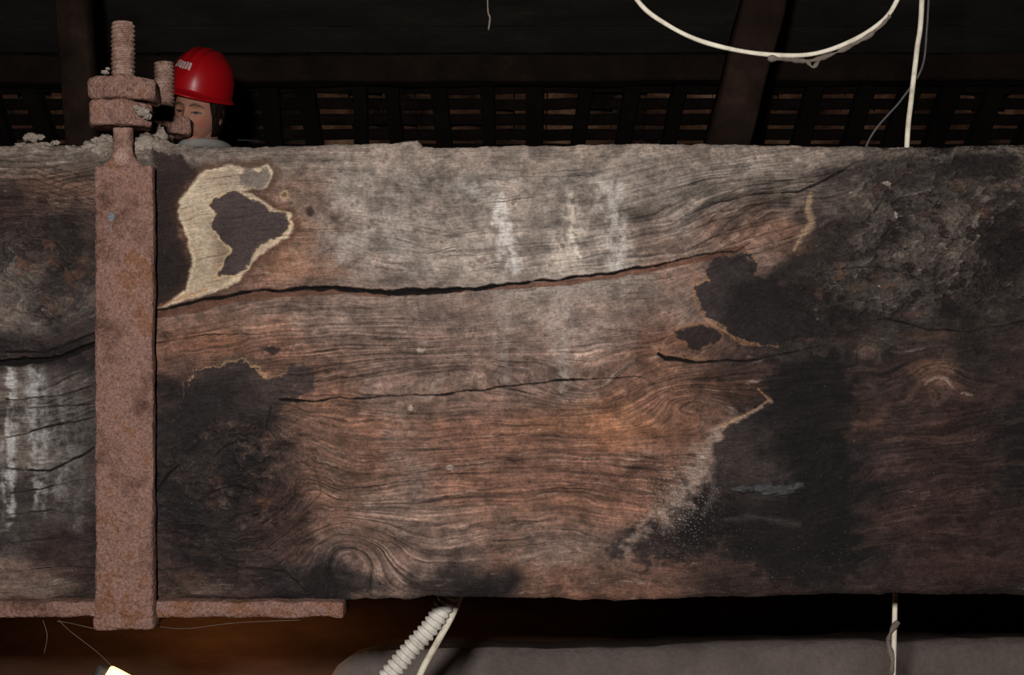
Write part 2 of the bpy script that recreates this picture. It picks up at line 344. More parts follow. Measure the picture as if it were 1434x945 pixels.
line([(992, 655, 8), (1000, 690, 10), (985, 720, 5)], (94, 84, 78), 0.5, 1.0, keep=0.2)
line([(1010, 728, 4), (1060, 724, 9), (1120, 735, 5)], (76, 70, 67), 0.6, 1.0, keep=0.3)
line([(1136, 270, 3), (1130, 292, 4), (1137, 310, 6), (1120, 335, 6), (1112, 350, 3)], (138, 114, 92), 0.8, 1.3, 0.8)
for pl_ in ([(960, 360, 1.5), (975, 385, 1.8), (970, 415, 1.5), (985, 445, 2.2), (1010, 462, 2), (1040, 480, 2), (1090, 486, 1.2)],
           [(925, 492, 1.5), (950, 500, 1.5), (1000, 503, 1.6)], [(402, 558, 1.2), (445, 566, 1.4), (500, 572, 1)],
           [(930, 480, 1.2), (940, 465, 1.2), (965, 452, 1.4), (1000, 452, 1.4), (1018, 468, 1.2)],
           [(217, 432, 2.4), (250, 418, 2.8), (290, 405, 2.2)]):
    line(pl_, (120, 86, 62), 0.6, 1.4, 0.8, 0.2, 4)
def run(pts, col, a):
    w = winpts(pts, 60)
    X, Y = PX[w], PY[w]
    ld, lw = linedist(X + en2[w] * 2.5 + en[w] * 2.5, Y, pts)
    m = np.clip(1.7 - 1.2 * ld / (np.maximum(lw * (1 + 0.45 * en[w]), .5)), 0, 1)
    y0_, y1_ = min(p[1] for p in pts), max(p[1] for p in pts)
    ends = sst(y0_ - 8, y0_ + 20, Y) * (1 - sst(y1_ - 22, y1_ + 4, Y + 14 * en[w]))
    tex = np.clip(0.6 + 0.45 * fbm(X / 7, Y / 24, 4, 9) + 0.4 * grime[w] + 0.25 * fine[w], 0, 1)
    mixc(np.clip(m * tex * a * ends, 0, 0.85), col, 0.15, w)
run([(700, 262, 5), (706, 320, 12), (716, 388, 20)], (158, 151, 146), 1.1)
run([(800, 262, 9), (796, 320, 16), (790, 388, 24)], (150, 138, 127), 1.1)
run([(803, 272, 2), (800, 330, 5), (812, 380, 7)], (168, 157, 144), 0.7)
run([(848, 245, 24), (858, 290, 18), (862, 388, 12)], (144, 137, 131), 0.95)
run([(815, 245, 30), (822, 262, 24)], (136, 129, 122), 0.8)
run([(700, 370, 10), (706, 430, 11), (706, 560, 7)], (120, 110, 104), 0.6)
run([(784, 375, 12), (786, 430, 14), (788, 560, 8)], (124, 114, 107), 0.6)
run([(660, 240, 20), (690, 295, 14)], (130, 124, 119), 0.7)
run([(752, 250, 9), (754, 310, 10), (756, 390, 6)], (84, 75, 69), 0.65)
run([(828, 300, 5), (836, 390, 5)], (84, 75, 69), 0.5)
run([(740, 300, 6), (742, 400, 7), (745, 560, 5)], (82, 68, 61), 0.4)
run([(16, 500, 7), (15, 600, 9), (13, 740, 7)], (150, 147, 144), 0.95)
run([(46, 505, 12), (52, 600, 16), (56, 720, 10)], (134, 131, 129), 0.9)
run([(80, 530, 9), (88, 620, 14), (84, 720, 7)], (108, 104, 101), 0.7)
run([(110, 540, 6), (112, 640, 10), (108, 760, 6)], (86, 83, 81), 0.6)
run([(640, 280, 24), (580, 240, 20)], (116, 110, 105), 0.6)
run([(470, 260, 18), (480, 340, 22), (520, 395, 20)], (124, 116, 110), 0.6)
run([(540, 260, 16), (560, 330, 24), (600, 395, 16)], (118, 110, 104), 0.5)
run([(930, 240, 30), (950, 290, 24), (940, 340, 14)], (118, 109, 102), 0.5)
sp = (rng.rand(*PX.shape) > 0.955) * np.exp(-((PX - 945) / 60) ** 2 - ((PY - 705) / 65) ** 2) * 0.9
sp += (rng.rand(*PX.shape) > 0.9988) * 0.35 + (rng.rand(*PX.shape) > 0.996) * np.exp(-((PX - 1060) / 200) ** 2 - ((PY - 780) / 50) ** 2) * 0.45
mixc(np.clip(sp, 0, 0.65), (165, 156, 149), 0)
for (x0, y0, r) in [(1243, 257, 7), (1258, 303, 6), (585, 490, 6), (630, 655, 6), (574, 571, 6), (755, 601, 2), (60, 435, 2.5), (30, 420, 2), (985, 640, 3), (1310, 330, 3), (1190, 270, 3), (1370, 330, 2.5), (1230, 400, 3)]:
    w = win(x0 - 20, x0 + 20, y0 - 20, y0 + 20)
    dd = np.sqrt((PX[w] - x0) ** 2 + ((PY[w] - y0) * 1.5) ** 2) + en2[w] * r * 0.9
    mixc((1 - sst(r * 0.3, r, dd)) * 0.8, (156, 140, 126), 0, w)
    H[w] += 0.8 * (1 - sst(r * 0.3, r, dd))

H += (g1 * 0.64 + g2 * 0.62) * (0.35 + 0.65 * gp) + ring * 0.14 * zone + blot * 1.2 + grime * 0.6 + fine * 0.25 + fbm(PX / 200, PY / 120, 2, 4) * 2.0
H += knotty * (blot * 3.6 + grime * 1.8 + fine * 0.8)
C *= (1 - 0.40 * sst(0.45, 1.3, -g2) * gp * (1 - 0.4 * dustm))[..., None]

def crack(pts, depth=14, dark=(13, 9, 8), jit=1.8, a=1.0):
    w = winpts(pts, 12)
    X, Y = PX[w], PY[w]
    jx = fbm(X / 26, Y / 200, 3, 6) * jit
    ld, lw = linedist(X, Y + jx, pts)
    lw = np.maximum(lw * (1 + 0.4 * fbm(X / 16, Y / 100, 3, 2)), 0.35)
    m = (1 - sst(0.45, 1.05, ld / lw))
    H[w] -= depth * m * np.clip(lw / 3.0, 0.25, 1)
    mixc(m * np.clip(lw / 1.6, 0.5, 1) * a, dark, 0, w)
w = win(200, 1060, 330, 460)
ld, lw = linedist(PX[w], PY[w], [(217, 441, 6), (250, 434, 7), (290, 425, 8), (350, 414, 7), (420, 408, 6), (470, 407, 5), (540, 413, 4), (680, 404, 3), (800, 395, 4), (900, 378, 5), (1000, 358, 5), (1040, 348, 4)])
m = 1 - sst(0.6, 1.1, ld / (lw * (1 + .3 * en[w])))
mixc(m * 0.85, (74, 49, 39), 0.4, w); H[w] -= 3.0 * m
crack([(213, 437, 1.6), (250, 428, 2.0), (290, 419, 2.2), (350, 409, 2.2), (420, 403, 2.6), (470, 402, 3.4), (520, 408, 4.4), (560, 409, 4.6), (600, 408, 3.8), (650, 405, 3.0), (690, 400, 2.6), (738, 395, 2.8), (746, 394, 0.9), (758, 393, 2.0), (800, 390, 2.0), (860, 381, 2.2), (920, 371, 1.7), (980, 357, 1.3), (1030, 351, 1.1), (1050, 340, 0.8)], 18)
crack([(-2800, 520, 2), (-40, 508, 4), (20, 507, 5), (60, 505, 5), (100, 494, 4.5), (140, 478, 3)], 20)
crack([(8, 492, 1.5), (60, 494, 2), (132, 466, 1.4)], 8)
crack([(392, 560, 2), (415, 562, 2.4), (470, 558, 1.2), (560, 554, 1.1), (620, 552, 1.4), (700, 542, 1.3), (780, 533, 1.6), (850, 529, 1.2), (905, 527, 0.8)], 10)
crack([(922, 494, 2), (932, 500, 3.4), (975, 507, 1.8), (1050, 504, 1.4), (1110, 493, 1.3), (1150, 484, 1)], 10)
crack([(1205, 450, 1), (1240, 446, 1.2), (1300, 462, 1.2), (1360, 464, 1), (1428, 450, 1), (1600, 430, 1)], 6)
crack([(960, 303, .8), (1000, 284, 1.1), (1060, 272, 1.3), (1120, 269, 1.6), (1165, 248, 1.8), (1195, 230, 1.4), (1215, 222, .8)], 7, a=0.8)
for k_ in range(11):
    o_ = -40 + k_ * 11 + rng.uniform(-3, 3); x_ = 940 + rng.uniform(0, 60)
    crack([(x_, 318 + o_, .5), (x_ + 50, 296 + o_ * .9, 1.0), (x_ + 110, 284 + o_ * .8, 1.1), (x_ + 160 + rng.uniform(0, 40), 270 + o_ * .7, .5)], 4, dark=(30, 22, 19), a=.8)
for k_ in range(9):
    o_ = k_ * 9
    crack([(-20, 222 + o_, .8), (50, 226 + o_ + rng.uniform(-2, 2), 1.1), (100, 240 + o_, .9), (136, 256 + o_, .6)], 4, dark=(24, 17, 15), a=.85)
crack([(8, 612, 1), (60, 600, 1.3), (132, 585, 1)], 6); crack([(8, 655, 1), (70, 660, 1.6), (110, 640, 2), (132, 628, 1)], 7)
crack([(8, 560, 1), (80, 555, 1), (132, 540, 1)], 6); crack([(40, 572, .8), (132, 566, 1)], 5)
crack([(8, 720, .8), (70, 714, 1), (132, 722, .8)], 4); crack([(8, 760, .8), (90, 752, 1), (132, 760, .8)], 4)
crack([(8, 690, .8), (60, 684, 1.2), (132, 668, .8)], 4); crack([(20, 800, .8), (90, 792, 1), (132, 796, .8)], 4)
crack([(217, 690, 2.4), (235, 665, 2), (252, 650, 1)], 9); crack([(217, 480, 1), (300, 468, 1), (380, 470, 0.8)], 4)
crack([(300, 640, 1), (320, 622, 1.6), (352, 618, 1.4), (366, 632, 1)], 6); crack([(290, 690, 1), (330, 680, 1.4), (370, 694, 1)], 5); crack([(380, 570, 1.4), (372, 600, 1.2), (382, 628, .8)], 5)
crack([(420, 720, 0.8), (450, 690, 1.0), (440, 650, .9)], 3, a=.6)
crack([(217, 800, .9), (300, 790, 1), (400, 800, 1), (430, 830, .8)], 4)
crack([(1150, 380, 1), (1230, 372, 1.2), (1300, 396, 1)], 4, a=.7); crack([(640, 618, .7), (730, 606, .9), (800, 612, .7)], 3, a=.6)
for i in range(420):
    x0 = rng.uniform(0, 1400); y0 = rng.uniform(215, 825); l = rng.uniform(15, 80)
    ci = min(int(np.searchsorted(xs, x0)), len(xs) - 2)
    ri = int(np.clip((y0 - 204) / 636 * NR, 1, NR - 2))
    gy_ = (V[ri + 1, ci] - V[ri - 1, ci]) / 2.0; gx_ = (V[ri, min(ci + 6, len(xs) - 1)] - V[ri, ci - 6]) / 12.0
    sl = float(np.clip(-gx_ / (gy_ if abs(gy_) > .25 else .25), -.7, .7))
    crack([(x0, y0, 0.4), (x0 + l * .5, y0 + l * .5 * sl + rng.uniform(-2, 2), 0.9), (x0 + l, y0 + l * sl, 0.4)], 2.2, dark=(32, 23, 20), a=rng.uniform(.3, .85))

gloss = np.zeros_like(PX)
ld, lw = linedist(PX, PY, [(1026, 686, 4), (1060, 684, 10), (1095, 686, 11), (1124, 680, 6)])
tm = 1 - sst(0.5, 1.1, ld / (lw * (1 + .5 * en)))
mixc(tm * 0.9, (14, 13, 14), 0); gloss = np.maximum(gloss, tm)
H = H * (1 - .6 * tm) + tm * (2.0 + 1.6 * fbm(PX / 9, PY / 4, 3, 2))

e1 = PY - top[None, :]; e2 = bot[None, :] - PY
H -= 7 * np.exp(-e1 / 5.0) + 9 * np.exp(-e2 / 7.0) + 2 * np.exp(-e2 / 24.0)
H = np.clip(H, -22, 10)
C = np.clip(C, 8, 225)
rough = np.clip(0.92 - 0.62 * gloss, 0.15, 1)

S = 0.001
Xw = (PX - 717) * S; Zw = (472.5 - PY) * S; Yw = -H * S
rowsX, rowsY, rowsZ, rowsC, rowsR, rowsV = [], [], [], [], [], []
NT, NB, DEP = 14, 10, 0.205
for i in range(NT):
    f = 1 - i / NT; f = f ** 1.6
    yy = Yw[0] * (1 - f) + DEP * f
    zz = Zw[0] + f * 0.002 + 0.0035 * fbm(xs / 18, yy * 60, 3, 5) * min(1, f * 6)
    rowsX.append(Xw[0]); rowsY.append(yy); rowsZ.append(zz - 0.0015)
    rowsC.append(np.array([108, 97, 88.])[None, :] * (1 + 0.12 * fbm(xs / 15, yy * 90, 3, 2))[:, None]); rowsR.append(np.full(len(xs), .95)); rowsV.append(V[0] - f * 150)
for i in range(NR):
    rowsX.append(Xw[i]); rowsY.append(Yw[i]); rowsZ.append(Zw[i]); rowsC.append(C[i]); rowsR.append(rough[i]); rowsV.append(V[i])
for i in range(1, NB + 1):
    f = i / NB
    yy = Yw[-1] * (1 - f) + DEP * f
    rowsX.append(Xw[-1]); rowsY.append(yy); rowsZ.append(Zw[-1] + 0.002 * fbm(xs / 25, yy * 50, 3, 7) * min(1, f * 4))
    rowsC.append(np.array([62, 46, 38.])[None, :] * np.ones((len(xs), 1))); rowsR.append(np.full(len(xs), .9)); rowsV.append(V[-1] + f * 150)
AX, AY, AZ = np.array(rowsX), np.array(rowsY), np.array(rowsZ)
AC, AR, AV = np.array(rowsC), np.array(rowsR), np.array(rowsV)
nr, nc = AX.shape
co = np.stack([AX, AY, AZ], -1).reshape(-1, 3).astype(np.float32)
idx = np.arange(nr * nc).reshape(nr, nc)
q = np.stack([idx[:-1, :-1], idx[1:, :-1], idx[1:, 1:], idx[:-1, 1:]], -1).reshape(-1, 4)
qb = np.stack([idx[-1, :-1], idx[0, :-1], idx[0, 1:], idx[-1, 1:]], -1).reshape(-1, 4)
q = np.concatenate([q, qb]).astype(np.int32)
me = bpy.data.meshes.new('timber_beam')
me.vertices.add(len(co)); me.vertices.foreach_set('co', co.ravel())
me.loops.add(q.size); me.loops.foreach_set('vertex_index', q.ravel())
me.polygons.add(len(q)); me.polygons.foreach_set('loop_start', np.arange(0, q.size, 4, dtype=np.int32))
me.polygons.foreach_set('use_smooth', np.ones(len(q), bool))
me.update(calc_edges=True)
ca = me.color_attributes.new('wood', 'FLOAT_COLOR', 'POINT')
cl = np.concatenate([lin(AC), AR[..., None]], -1).reshape(-1, 4).astype(np.float32)
ca.data.foreach_set('color', cl.ravel())
ga = me.attributes.new('grain', 'FLOAT_VECTOR', 'POINT')
gv = np.stack([AX * 1000, AV, AY * 1000], -1).reshape(-1, 3).astype(np.float32)
ga.data.foreach_set('vector', gv.ravel())
beam = bpy.data.objects.new('timber_beam', me); scene.collection.objects.link(beam)

m = bpy.data.materials.new('weathered_oak'); m.use_nodes = True
nt = m.node_tree; N = nt.nodes; L = nt.links; b = N['Principled BSDF']
at = N.new('ShaderNodeAttribute'); at.attribute_name = 'wood'
gr = N.new('ShaderNodeAttribute'); gr.attribute_name = 'grain'
mp = N.new('ShaderNodeMapping'); mp.inputs['Scale'].default_value = (0.03, 0.9, 0.2)
L.new(gr.outputs['Vector'], mp.inputs['Vector'])
n1 = N.new('ShaderNodeTexNoise'); n1.inputs['Scale'].default_value = 1.0; n1.inputs['Detail'].default_value = 4; n1.inputs['Roughness'].default_value = 0.6
L.new(mp.outputs[0], n1.inputs['Vector'])
tc = N.new('ShaderNodeTexCoord')
n2 = N.new('ShaderNodeTexNoise'); n2.inputs['Scale'].default_value = 230; n2.inputs['Detail'].default_value = 6; n2.inputs['Roughness'].default_value = 0.75
L.new(tc.outputs['Object'], n2.inputs['Vector'])
r1 = N.new('ShaderNodeMapRange'); r1.inputs['From Min'].default_value = 0.3; r1.inputs['From Max'].default_value = 0.7; r1.inputs['To Min'].default_value = 0.68; r1.inputs['To Max'].default_value = 1.30
L.new(n1.outputs['Fac'], r1.inputs['Value'])
r2 = N.new('ShaderNodeMapRange'); r2.inputs['From Min'].default_value = 0.3; r2.inputs['From Max'].default_value = 0.7; r2.inputs['To Min'].default_value = 0.62; r2.inputs['To Max'].default_value = 1.38
L.new(n2.outputs['Fac'], r2.inputs['Value'])
mu = N.new('ShaderNodeMath'); mu.operation = 'MULTIPLY'; L.new(r1.outputs[0], mu.inputs[0]); L.new(r2.outputs[0], mu.inputs[1])
vm = N.new('ShaderNodeVectorMath'); vm.operation = 'SCALE'; L.new(at.outputs['Color'], vm.inputs[0]); L.new(mu.outputs[0], vm.inputs['Scale'])
L.new(vm.outputs[0], b.inputs['Base Color']); L.new(at.outputs['Alpha'], b.inputs['Roughness'])
rs = N.new('ShaderNodeMapRange'); rs.inputs['From Min'].default_value = 0.25; rs.inputs['From Max'].default_value = 0.9; rs.inputs['To Min'].default_value = 0.6; rs.inputs['To Max'].default_value = 0.13
L.new(at.outputs['Alpha'], rs.inputs['Value']); L.new(rs.outputs[0], b.inputs['Specular IOR Level'])
bp1 = N.new('ShaderNodeBump'); bp1.inputs['Strength'].default_value = 0.7; bp1.inputs['Distance'].default_value = 0.0016; L.new(n1.outputs['Fac'], bp1.inputs['Height'])
bp2 = N.new('ShaderNodeBump'); bp2.inputs['Strength'].default_value = 0.9; bp2.inputs['Distance'].default_value = 0.002; L.new(n2.outputs['Fac'], bp2.inputs['Height']); L.new(bp1.outputs[0], bp2.inputs['Normal'])
L.new(bp2.outputs[0], b.inputs['Normal'])
me.materials.append(m)

# ------------------------------------------------------------------ generic builders
def tube(name, pts, rad, mat, seg=12, parent=None, sub=8, cap=True):
    P = [Vector(p) for p in pts]
    Q = []
    if len(P) > 2:
        for i in range(len(P) - 1):
            p0 = P[max(i - 1, 0)]; p1 = P[i]; p2 = P[i + 1]; p3 = P[min(i + 2, len(P) - 1)]
            for k in range(sub):
                u = k / sub
                Q.append(0.5 * ((2 * p1) + (-p0 + p2) * u + (2 * p0 - 5 * p1 + 4 * p2 - p3) * u * u + (-p0 + 3 * p1 - 3 * p2 + p3) * u ** 3))
        Q.append(P[-1])
    else:
        Q = [P[0].lerp(P[-1], i / sub) for i in range(sub + 1)]
    vs, fs = [], []
    L_ = 0; tot = sum((Q[i + 1] - Q[i]).length for i in range(len(Q) - 1))
    up = Vector((0, 1, 0))
    for i, p in enumerate(Q):
        tdir = (Q[min(i + 1, len(Q) - 1)] - Q[max(i - 1, 0)]).normalized()
        a = up - tdir * up.dot(tdir)
        if a.length < 1e-4: a = Vector((1, 0, 0)) - tdir * tdir.x
        a.normalize(); bb = tdir.cross(a)
        r = rad(L_, L_ / tot) if callable(rad) else rad
        for k in range(seg):
            th = 2 * math.pi * k / seg
            vs.append(p + a * (math.cos(th) * r) + bb * (math.sin(th) * r))
        if i < len(Q) - 1: L_ += (Q[i + 1] - Q[i]).length
    n = len(Q)
    for i in range(n - 1):
        for k in range(seg):
            fs.append((i * seg + k, i * seg + (k + 1) % seg, (i + 1) * seg + (k + 1) % seg, (i + 1) * seg + k))
    if cap:
        fs.append(tuple(range(seg - 1, -1, -1))); fs.append(tuple((n - 1) * seg + k for k in range(seg)))
    return new_obj(name, vs, fs, mat, True, parent)

def timber_geo(p0, p1, w, h, seed=0, n=14, jit=0.004, side=None):
    p0 = Vector(p0); p1 = Vector(p1); d = (p1 - p0).normalized()
    sd = Vector(side) if side else Vector((0, 1, 0))
    a = (sd - d * sd.dot(d)).normalized(); bb = d.cross(a)
    prof = []
    c = 0.12
    for (sx_, sy_) in ((1, 1), (-1, 1), (-1, -1), (1, -1)):
        if sx_ * sy_ > 0: prof += [(sx_, sy_ * (1 - c)), (sx_ * (1 - c), sy_)]
        else: prof += [(sx_ * (1 - c), sy_), (sx_, sy_ * (1 - c))]
    vs, fs = [], []
    for i in range(n + 1):
        p = p0.lerp(p1, i / n)
        for k, (u, v) in enumerate(prof):
            q_ = p + a * (u * w / 2) + bb * (v * h / 2)
            nz = mnoise.noise_vector(q_ * 4 + Vector((seed, 0, 0)))
            vs.append(q_ + nz * jit)
    for i in range(n):
        for k in range(8):
            fs.append((i * 8 + k, i * 8 + (k + 1) % 8, (i + 1) * 8 + (k + 1) % 8, (i + 1) * 8 + k))
    fs.append(tuple(range(7, -1, -1))); fs.append(tuple(n * 8 + k for k in range(8)))
    return vs, fs
class Acc:
    def __init__(s): s.v = []; s.f = []
    def add(s, vf):
        o = len(s.v); s.v += [tuple(x) for x in vf[0]]; s.f += [tuple(i + o for i in f) for f in vf[1]]
    def make(s, name, mat, smooth=False, parent=None): return new_obj(name, s.v, s.f, mat, smooth, parent)
def box_obj(name, x0, x1, y0, y1, z0, z1, mat, parent=None, bev=0.002, cuts=0, jit=0.0, seg=2, cuts2=0, jf=28):
    bm = bmesh.new(); bmesh.ops.create_cube(bm, size=1)
    for v in bm.verts:
        v.co = Vector(((x0 + x1) / 2 + v.co.x * (x1 - x0), (y0 + y1) / 2 + v.co.y * (y1 - y0), (z0 + z1) / 2 + v.co.z * (z1 - z0)))
    if bev: bmesh.ops.bevel(bm, geom=bm.edges[:] , offset=bev, segments=seg, affect='EDGES', profile=0.6)
    order = sorted(range(3), key=lambda i: -(x1 - x0, y1 - y0, z1 - z0)[i])
    for ax, cc in ((order[0], cuts), (order[1], cuts2)):
        if cc:
            mn = (x0, y0, z0)[ax]; mx = (x1, y1, z1)[ax]
            for i in range(1, cc):
                pco = [0, 0, 0]; pco[ax] = mn + (mx - mn) * i / cc
                no = [0, 0, 0]; no[ax] = 1
                bmesh.ops.bisect_plane(bm, geom=bm.verts[:] + bm.edges[:] + bm.faces[:], plane_co=pco, plane_no=no)
    if jit:
        for v in bm.verts: v.co += mnoise.noise_vector(v.co * jf) * jit + mnoise.noise_vector(v.co * jf * 5) * jit * 0.4
    me_ = bpy.data.meshes.new(name); bm.to_mesh(me_); bm.free()
    for p in me_.polygons: p.use_smooth = True
    me_.materials.append(mat)
    ob = bpy.data.objects.new(name, me_); scene.collection.objects.link(ob)
    if parent: ob.parent = parent
    return ob
def thread_rod(name, x, y, z0, z1, r, pitch, depth, mat, parent):
    seg = 40; per = 8; n = int((z1 - z0) / pitch * per)
    vs, fs = [], []
    for i in range(n + 1):
        z = z0 + (z1 - z0) * i / n
        for k in range(seg):
            th = 2 * math.pi * k / seg
            ph = ((z - z0) / pitch - k / seg) % 1.0
            tri = 1 - abs(2 * ph - 1)
            rr = r - depth * (1 - min(1, tri * 1.5))
            rr += 0.0007 * mnoise.noise(Vector((math.cos(th) * 3, math.sin(th) * 3, z * 120)))
            if z > z1 - 0.003: rr -= (z - z1 + 0.003) * 0.8
            vs.append((x + rr * math.cos(th), y + rr * math.sin(th), z))
    for i in range(n):
        for k in range(seg):
            fs.append((i * seg + k, i * seg + (k + 1) % seg, (i + 1) * seg + (k + 1) % seg, (i + 1) * seg + k))
    fs.append(tuple(range(seg - 1, -1, -1))); fs.append(tuple(n * seg + k for k in range(seg)))
    return new_obj(name, vs, fs, mat, True, parent)
def nut(name, x, y, z0, z1, r, sides, mat, parent, rot=0.0, jit=0.0026, bev=0.005):
    bm = bmesh.new()
    bmesh.ops.create_cone(bm, cap_ends=True, segments=sides, radius1=r, radius2=r, depth=z1 - z0)
    bmesh.ops.rotate(bm, verts=bm.verts, matrix=Matrix.Rotation(rot, 3, 'Z'), cent=(0, 0, 0))
    bmesh.ops.bevel(bm, geom=bm.edges[:], offset=bev, segments=3, affect='EDGES', profile=0.5)
    bmesh.ops.triangulate(bm, faces=bm.faces[:])
    bmesh.ops.subdivide_edges(bm, edges=bm.edges[:], cuts=3, use_grid_fill=True)
    for v in bm.verts:
        rr = math.hypot(v.co.x, v.co.y)
        if rr > r * .84: v.co.z *= 1 - 0.9 * (rr / r - .84)
        v.co += mnoise.noise_vector(v.co * 45 + Vector((x * 9, y * 7, 0))) * jit + mnoise.noise_vector(v.co * 160) * jit * .3
        v.co += Vector((x, y, (z0 + z1) / 2))
    me_ = bpy.data.meshes.new(name); bm.to_mesh(me_); bm.free()
    for p in me_.polygons: p.use_smooth = True
    me_.materials.append(mat)
    ob = bpy.data.objects.new(name, me_); scene.collection.objects.link(ob); ob.parent = parent
    return ob

# ------------------------------------------------------------------ IRON CLAMP
clamp = empty('iron_beam_clamp')
DF = -0.034
a = W(132.5, 232, DF); c = W(213.5, 880, DF)
zb = c.z
strap = box_obj('front_strap', a.x, c.x, DF, -0.014, zb, a.z, M_rust, clamp, bev=0.0035, cuts=180, jit=0.0019, cuts2=24)
box_obj('strap_foot', a.x - 0.0015, c.x + 0.0015, DF - 0.003, 0.0, zb - 0.002, zb + 0.016, M_rust, clamp, bev=0.004, cuts=24, jit=0.0018)
box_obj('under_strap', a.x, c.x, -0.03, 0.245, zb, zb + 0.012, M_rust, clamp, bev=0.003, cuts=20, jit=0.001)
box_obj('rear_strap', a.x, c.x, 0.222, 0.240, zb, 0.235, M_rust, clamp, bev=0.003, cuts=40, jit=0.001)
rx = W(173, 100, -0.02).x
thr_top = W(173, 32, -0.02).z
thr_mid = W(173, 112, -0.02).z
vs = []
for (dz, hw, hd) in ((a.z - 0.012, 0.036, 0.008), (a.z + 0.002, 0.030, 0.009), (a.z + 0.012, 0.018, 0.011), (a.z + 0.022, 0.014, 0.013)):
    for k in range(16):
        th = 2 * math.pi * k / 16
        cx, cy = math.cos(th), math.sin(th)
        e = 0.5
        vs.append((rx + hw * math.copysign(abs(cx) ** e, cx) if dz < a.z + .01 else rx + hw * cx, -0.021 + hd * cy, dz))
fs = [(i * 16 + k, i * 16 + (k + 1) % 16, (i + 1) * 16 + (k + 1) % 16, (i + 1) * 16 + k) for i in range(3) for k in range(16)]
new_obj('strap_neck', vs, fs, M_rust, True, clamp)
tube('rod_shank', [(rx, -0.021, a.z), (rx, -0.021, thr_mid)], lambda s, u: 0.0138 + 0.001 * mnoise.noise(Vector((s * 60, 3, 0))), M_rust2, 20, clamp, sub=40)
thread_rod('threaded_rod_front', rx, -0.021, thr_mid - 0.01, thr_top, 0.0162, 0.0062, 0.0026, M_rust2, clamp)
zn = lambda py, d: W(0, py, d).z
nut('nut_upper', W(175, 0, -0.02).x, -0.021, zn(144, -0.02), zn(113, -0.02), 0.0525, 6, M_rust, clamp, rot=0.12)
nut('nut_lower', W(170, 0, -0.02).x, -0.021, zn(180, -0.02), zn(145, -0.02), 0.048, 6, M_rust, clamp, rot=0.3)
RY = 0.231
rxr = W(230, 0, RY).x
tube('rod_shank_rear', [(rxr, RY, 0.20), (rxr, RY, zn(160, RY))], 0.0138, M_rust2, 20, clamp, sub=10)
thread_rod('threaded_rod_rear', rxr, RY, zn(195, RY), zn(87, RY), 0.0162, 0.0062, 0.0026, M_rust2, clamp)
nut('nut_rear', W(237, 0, RY).x, RY, zn(191, RY), zn(166, RY), 0.041, 6, M_rust, clamp, rot=0.1)
bx1 = W(481, 0, -0.016).x
box_obj('iron_flat_bar', -2.6, bx1, -0.016, 0.05, W(0, 865, -0.016).z, W(0, 843, -0.016).z, M_rust, None, bev=0.004, cuts=300, jit=0.0026)

M_blue = mat_noise('flaked_blue_paint', [(0.42, (92, 70, 64)), (0.55, (78, 82, 86)), (0.75, (72, 90, 102))], scale=120, rough=0.85, bump=0.3, speck=0.4)
def flake(name, px, py, rx_, ry_, mat, d=-0.0366, par=None):
    vs = [W(px, py, d)]
    for k in range(26):
        th = 2 * math.pi * k / 26; rr = 1 + 0.7 * mnoise.noise(Vector((math.cos(th) * 2.2, math.sin(th) * 2.2, px)))
        vs.append(W(px + rx_ * rr * math.cos(th), py + ry_ * rr * math.sin(th), d + 0.0009))
    return new_obj(name, vs, [(0, 1 + k, 1 + (k + 1) % 26) for k in range(26)], mat, True, par)
flake('paint_flake_1', 156, 303, 4, 7, M_blue, par=clamp); flake('paint_flake_2', 155, 322, 2.4, 7, M_blue, par=clamp)

# ------------------------------------------------------------------ dust & mortar heaps
def clump(acc, x, y, z, r, sq=0.6, seed=0):
    bm = bmesh.new(); bmesh.ops.create_icosphere(bm, subdivisions=4, radius=1)
    for v in bm.verts:
        n = v.co.normalized()
        k = 1 + 0.45 * mnoise.fractal(n * 1.6 + Vector((seed, 0, 0)), 1.0, 2.0, 5) + 0.12 * mnoise.noise(n * 9 + Vector((0, seed, 0)))
        v.co = Vector((n.x * k * r, n.y * k * r * 0.9, n.z * k * r * sq))
    acc.add(([v.co + Vector((x, y, z)) for v in bm.verts], [tuple(v.index for v in f.verts) for f in bm.faces]))
    bm.free()
acc = Acc()
sd = 0
def clm(px, py, r, d=0.012, sq=0.6):
    global sd
    sd += 3.7
    p = W(px, py, d); clump(acc, p.x, p.y, p.z, r, sq, sd)
for (px, py, r) in [(44, 193, .010), (56, 192, .006), (78, 200, .006), (30, 206, .011), (60, 208, .014), (20, 208, .006), (100, 211, .012), (126, 208, .014), (146, 199, .014), (150, 210, .019), (120, 213, .010), (195, 206, .018), (208, 198, .016), (222, 207, .018), (240, 208, .011), (258, 209, .009), (132, 222, .012), (206, 222, .012), (290, 209, .006), (186, 199, .011)]:
    clm(px, py, r)
for (px, py, r) in [(147, 101, .005), (151, 96, .003)]: clm(px, py, r, -0.04)
acc.make('dust_heap', M_dust, True)
acc = Acc()
for (px, py, r) in [(200, 156, .009), (206, 163, .006), (192, 151, .005)]: clm(px, py, r, -0.052, 0.8)
for (px, py, r) in [(214, 182, .013), (222, 190, .012)]: clm(px, py, r, 0.05, 0.9)
acc.make('mortar_crumbs', M_dust, True, clamp)

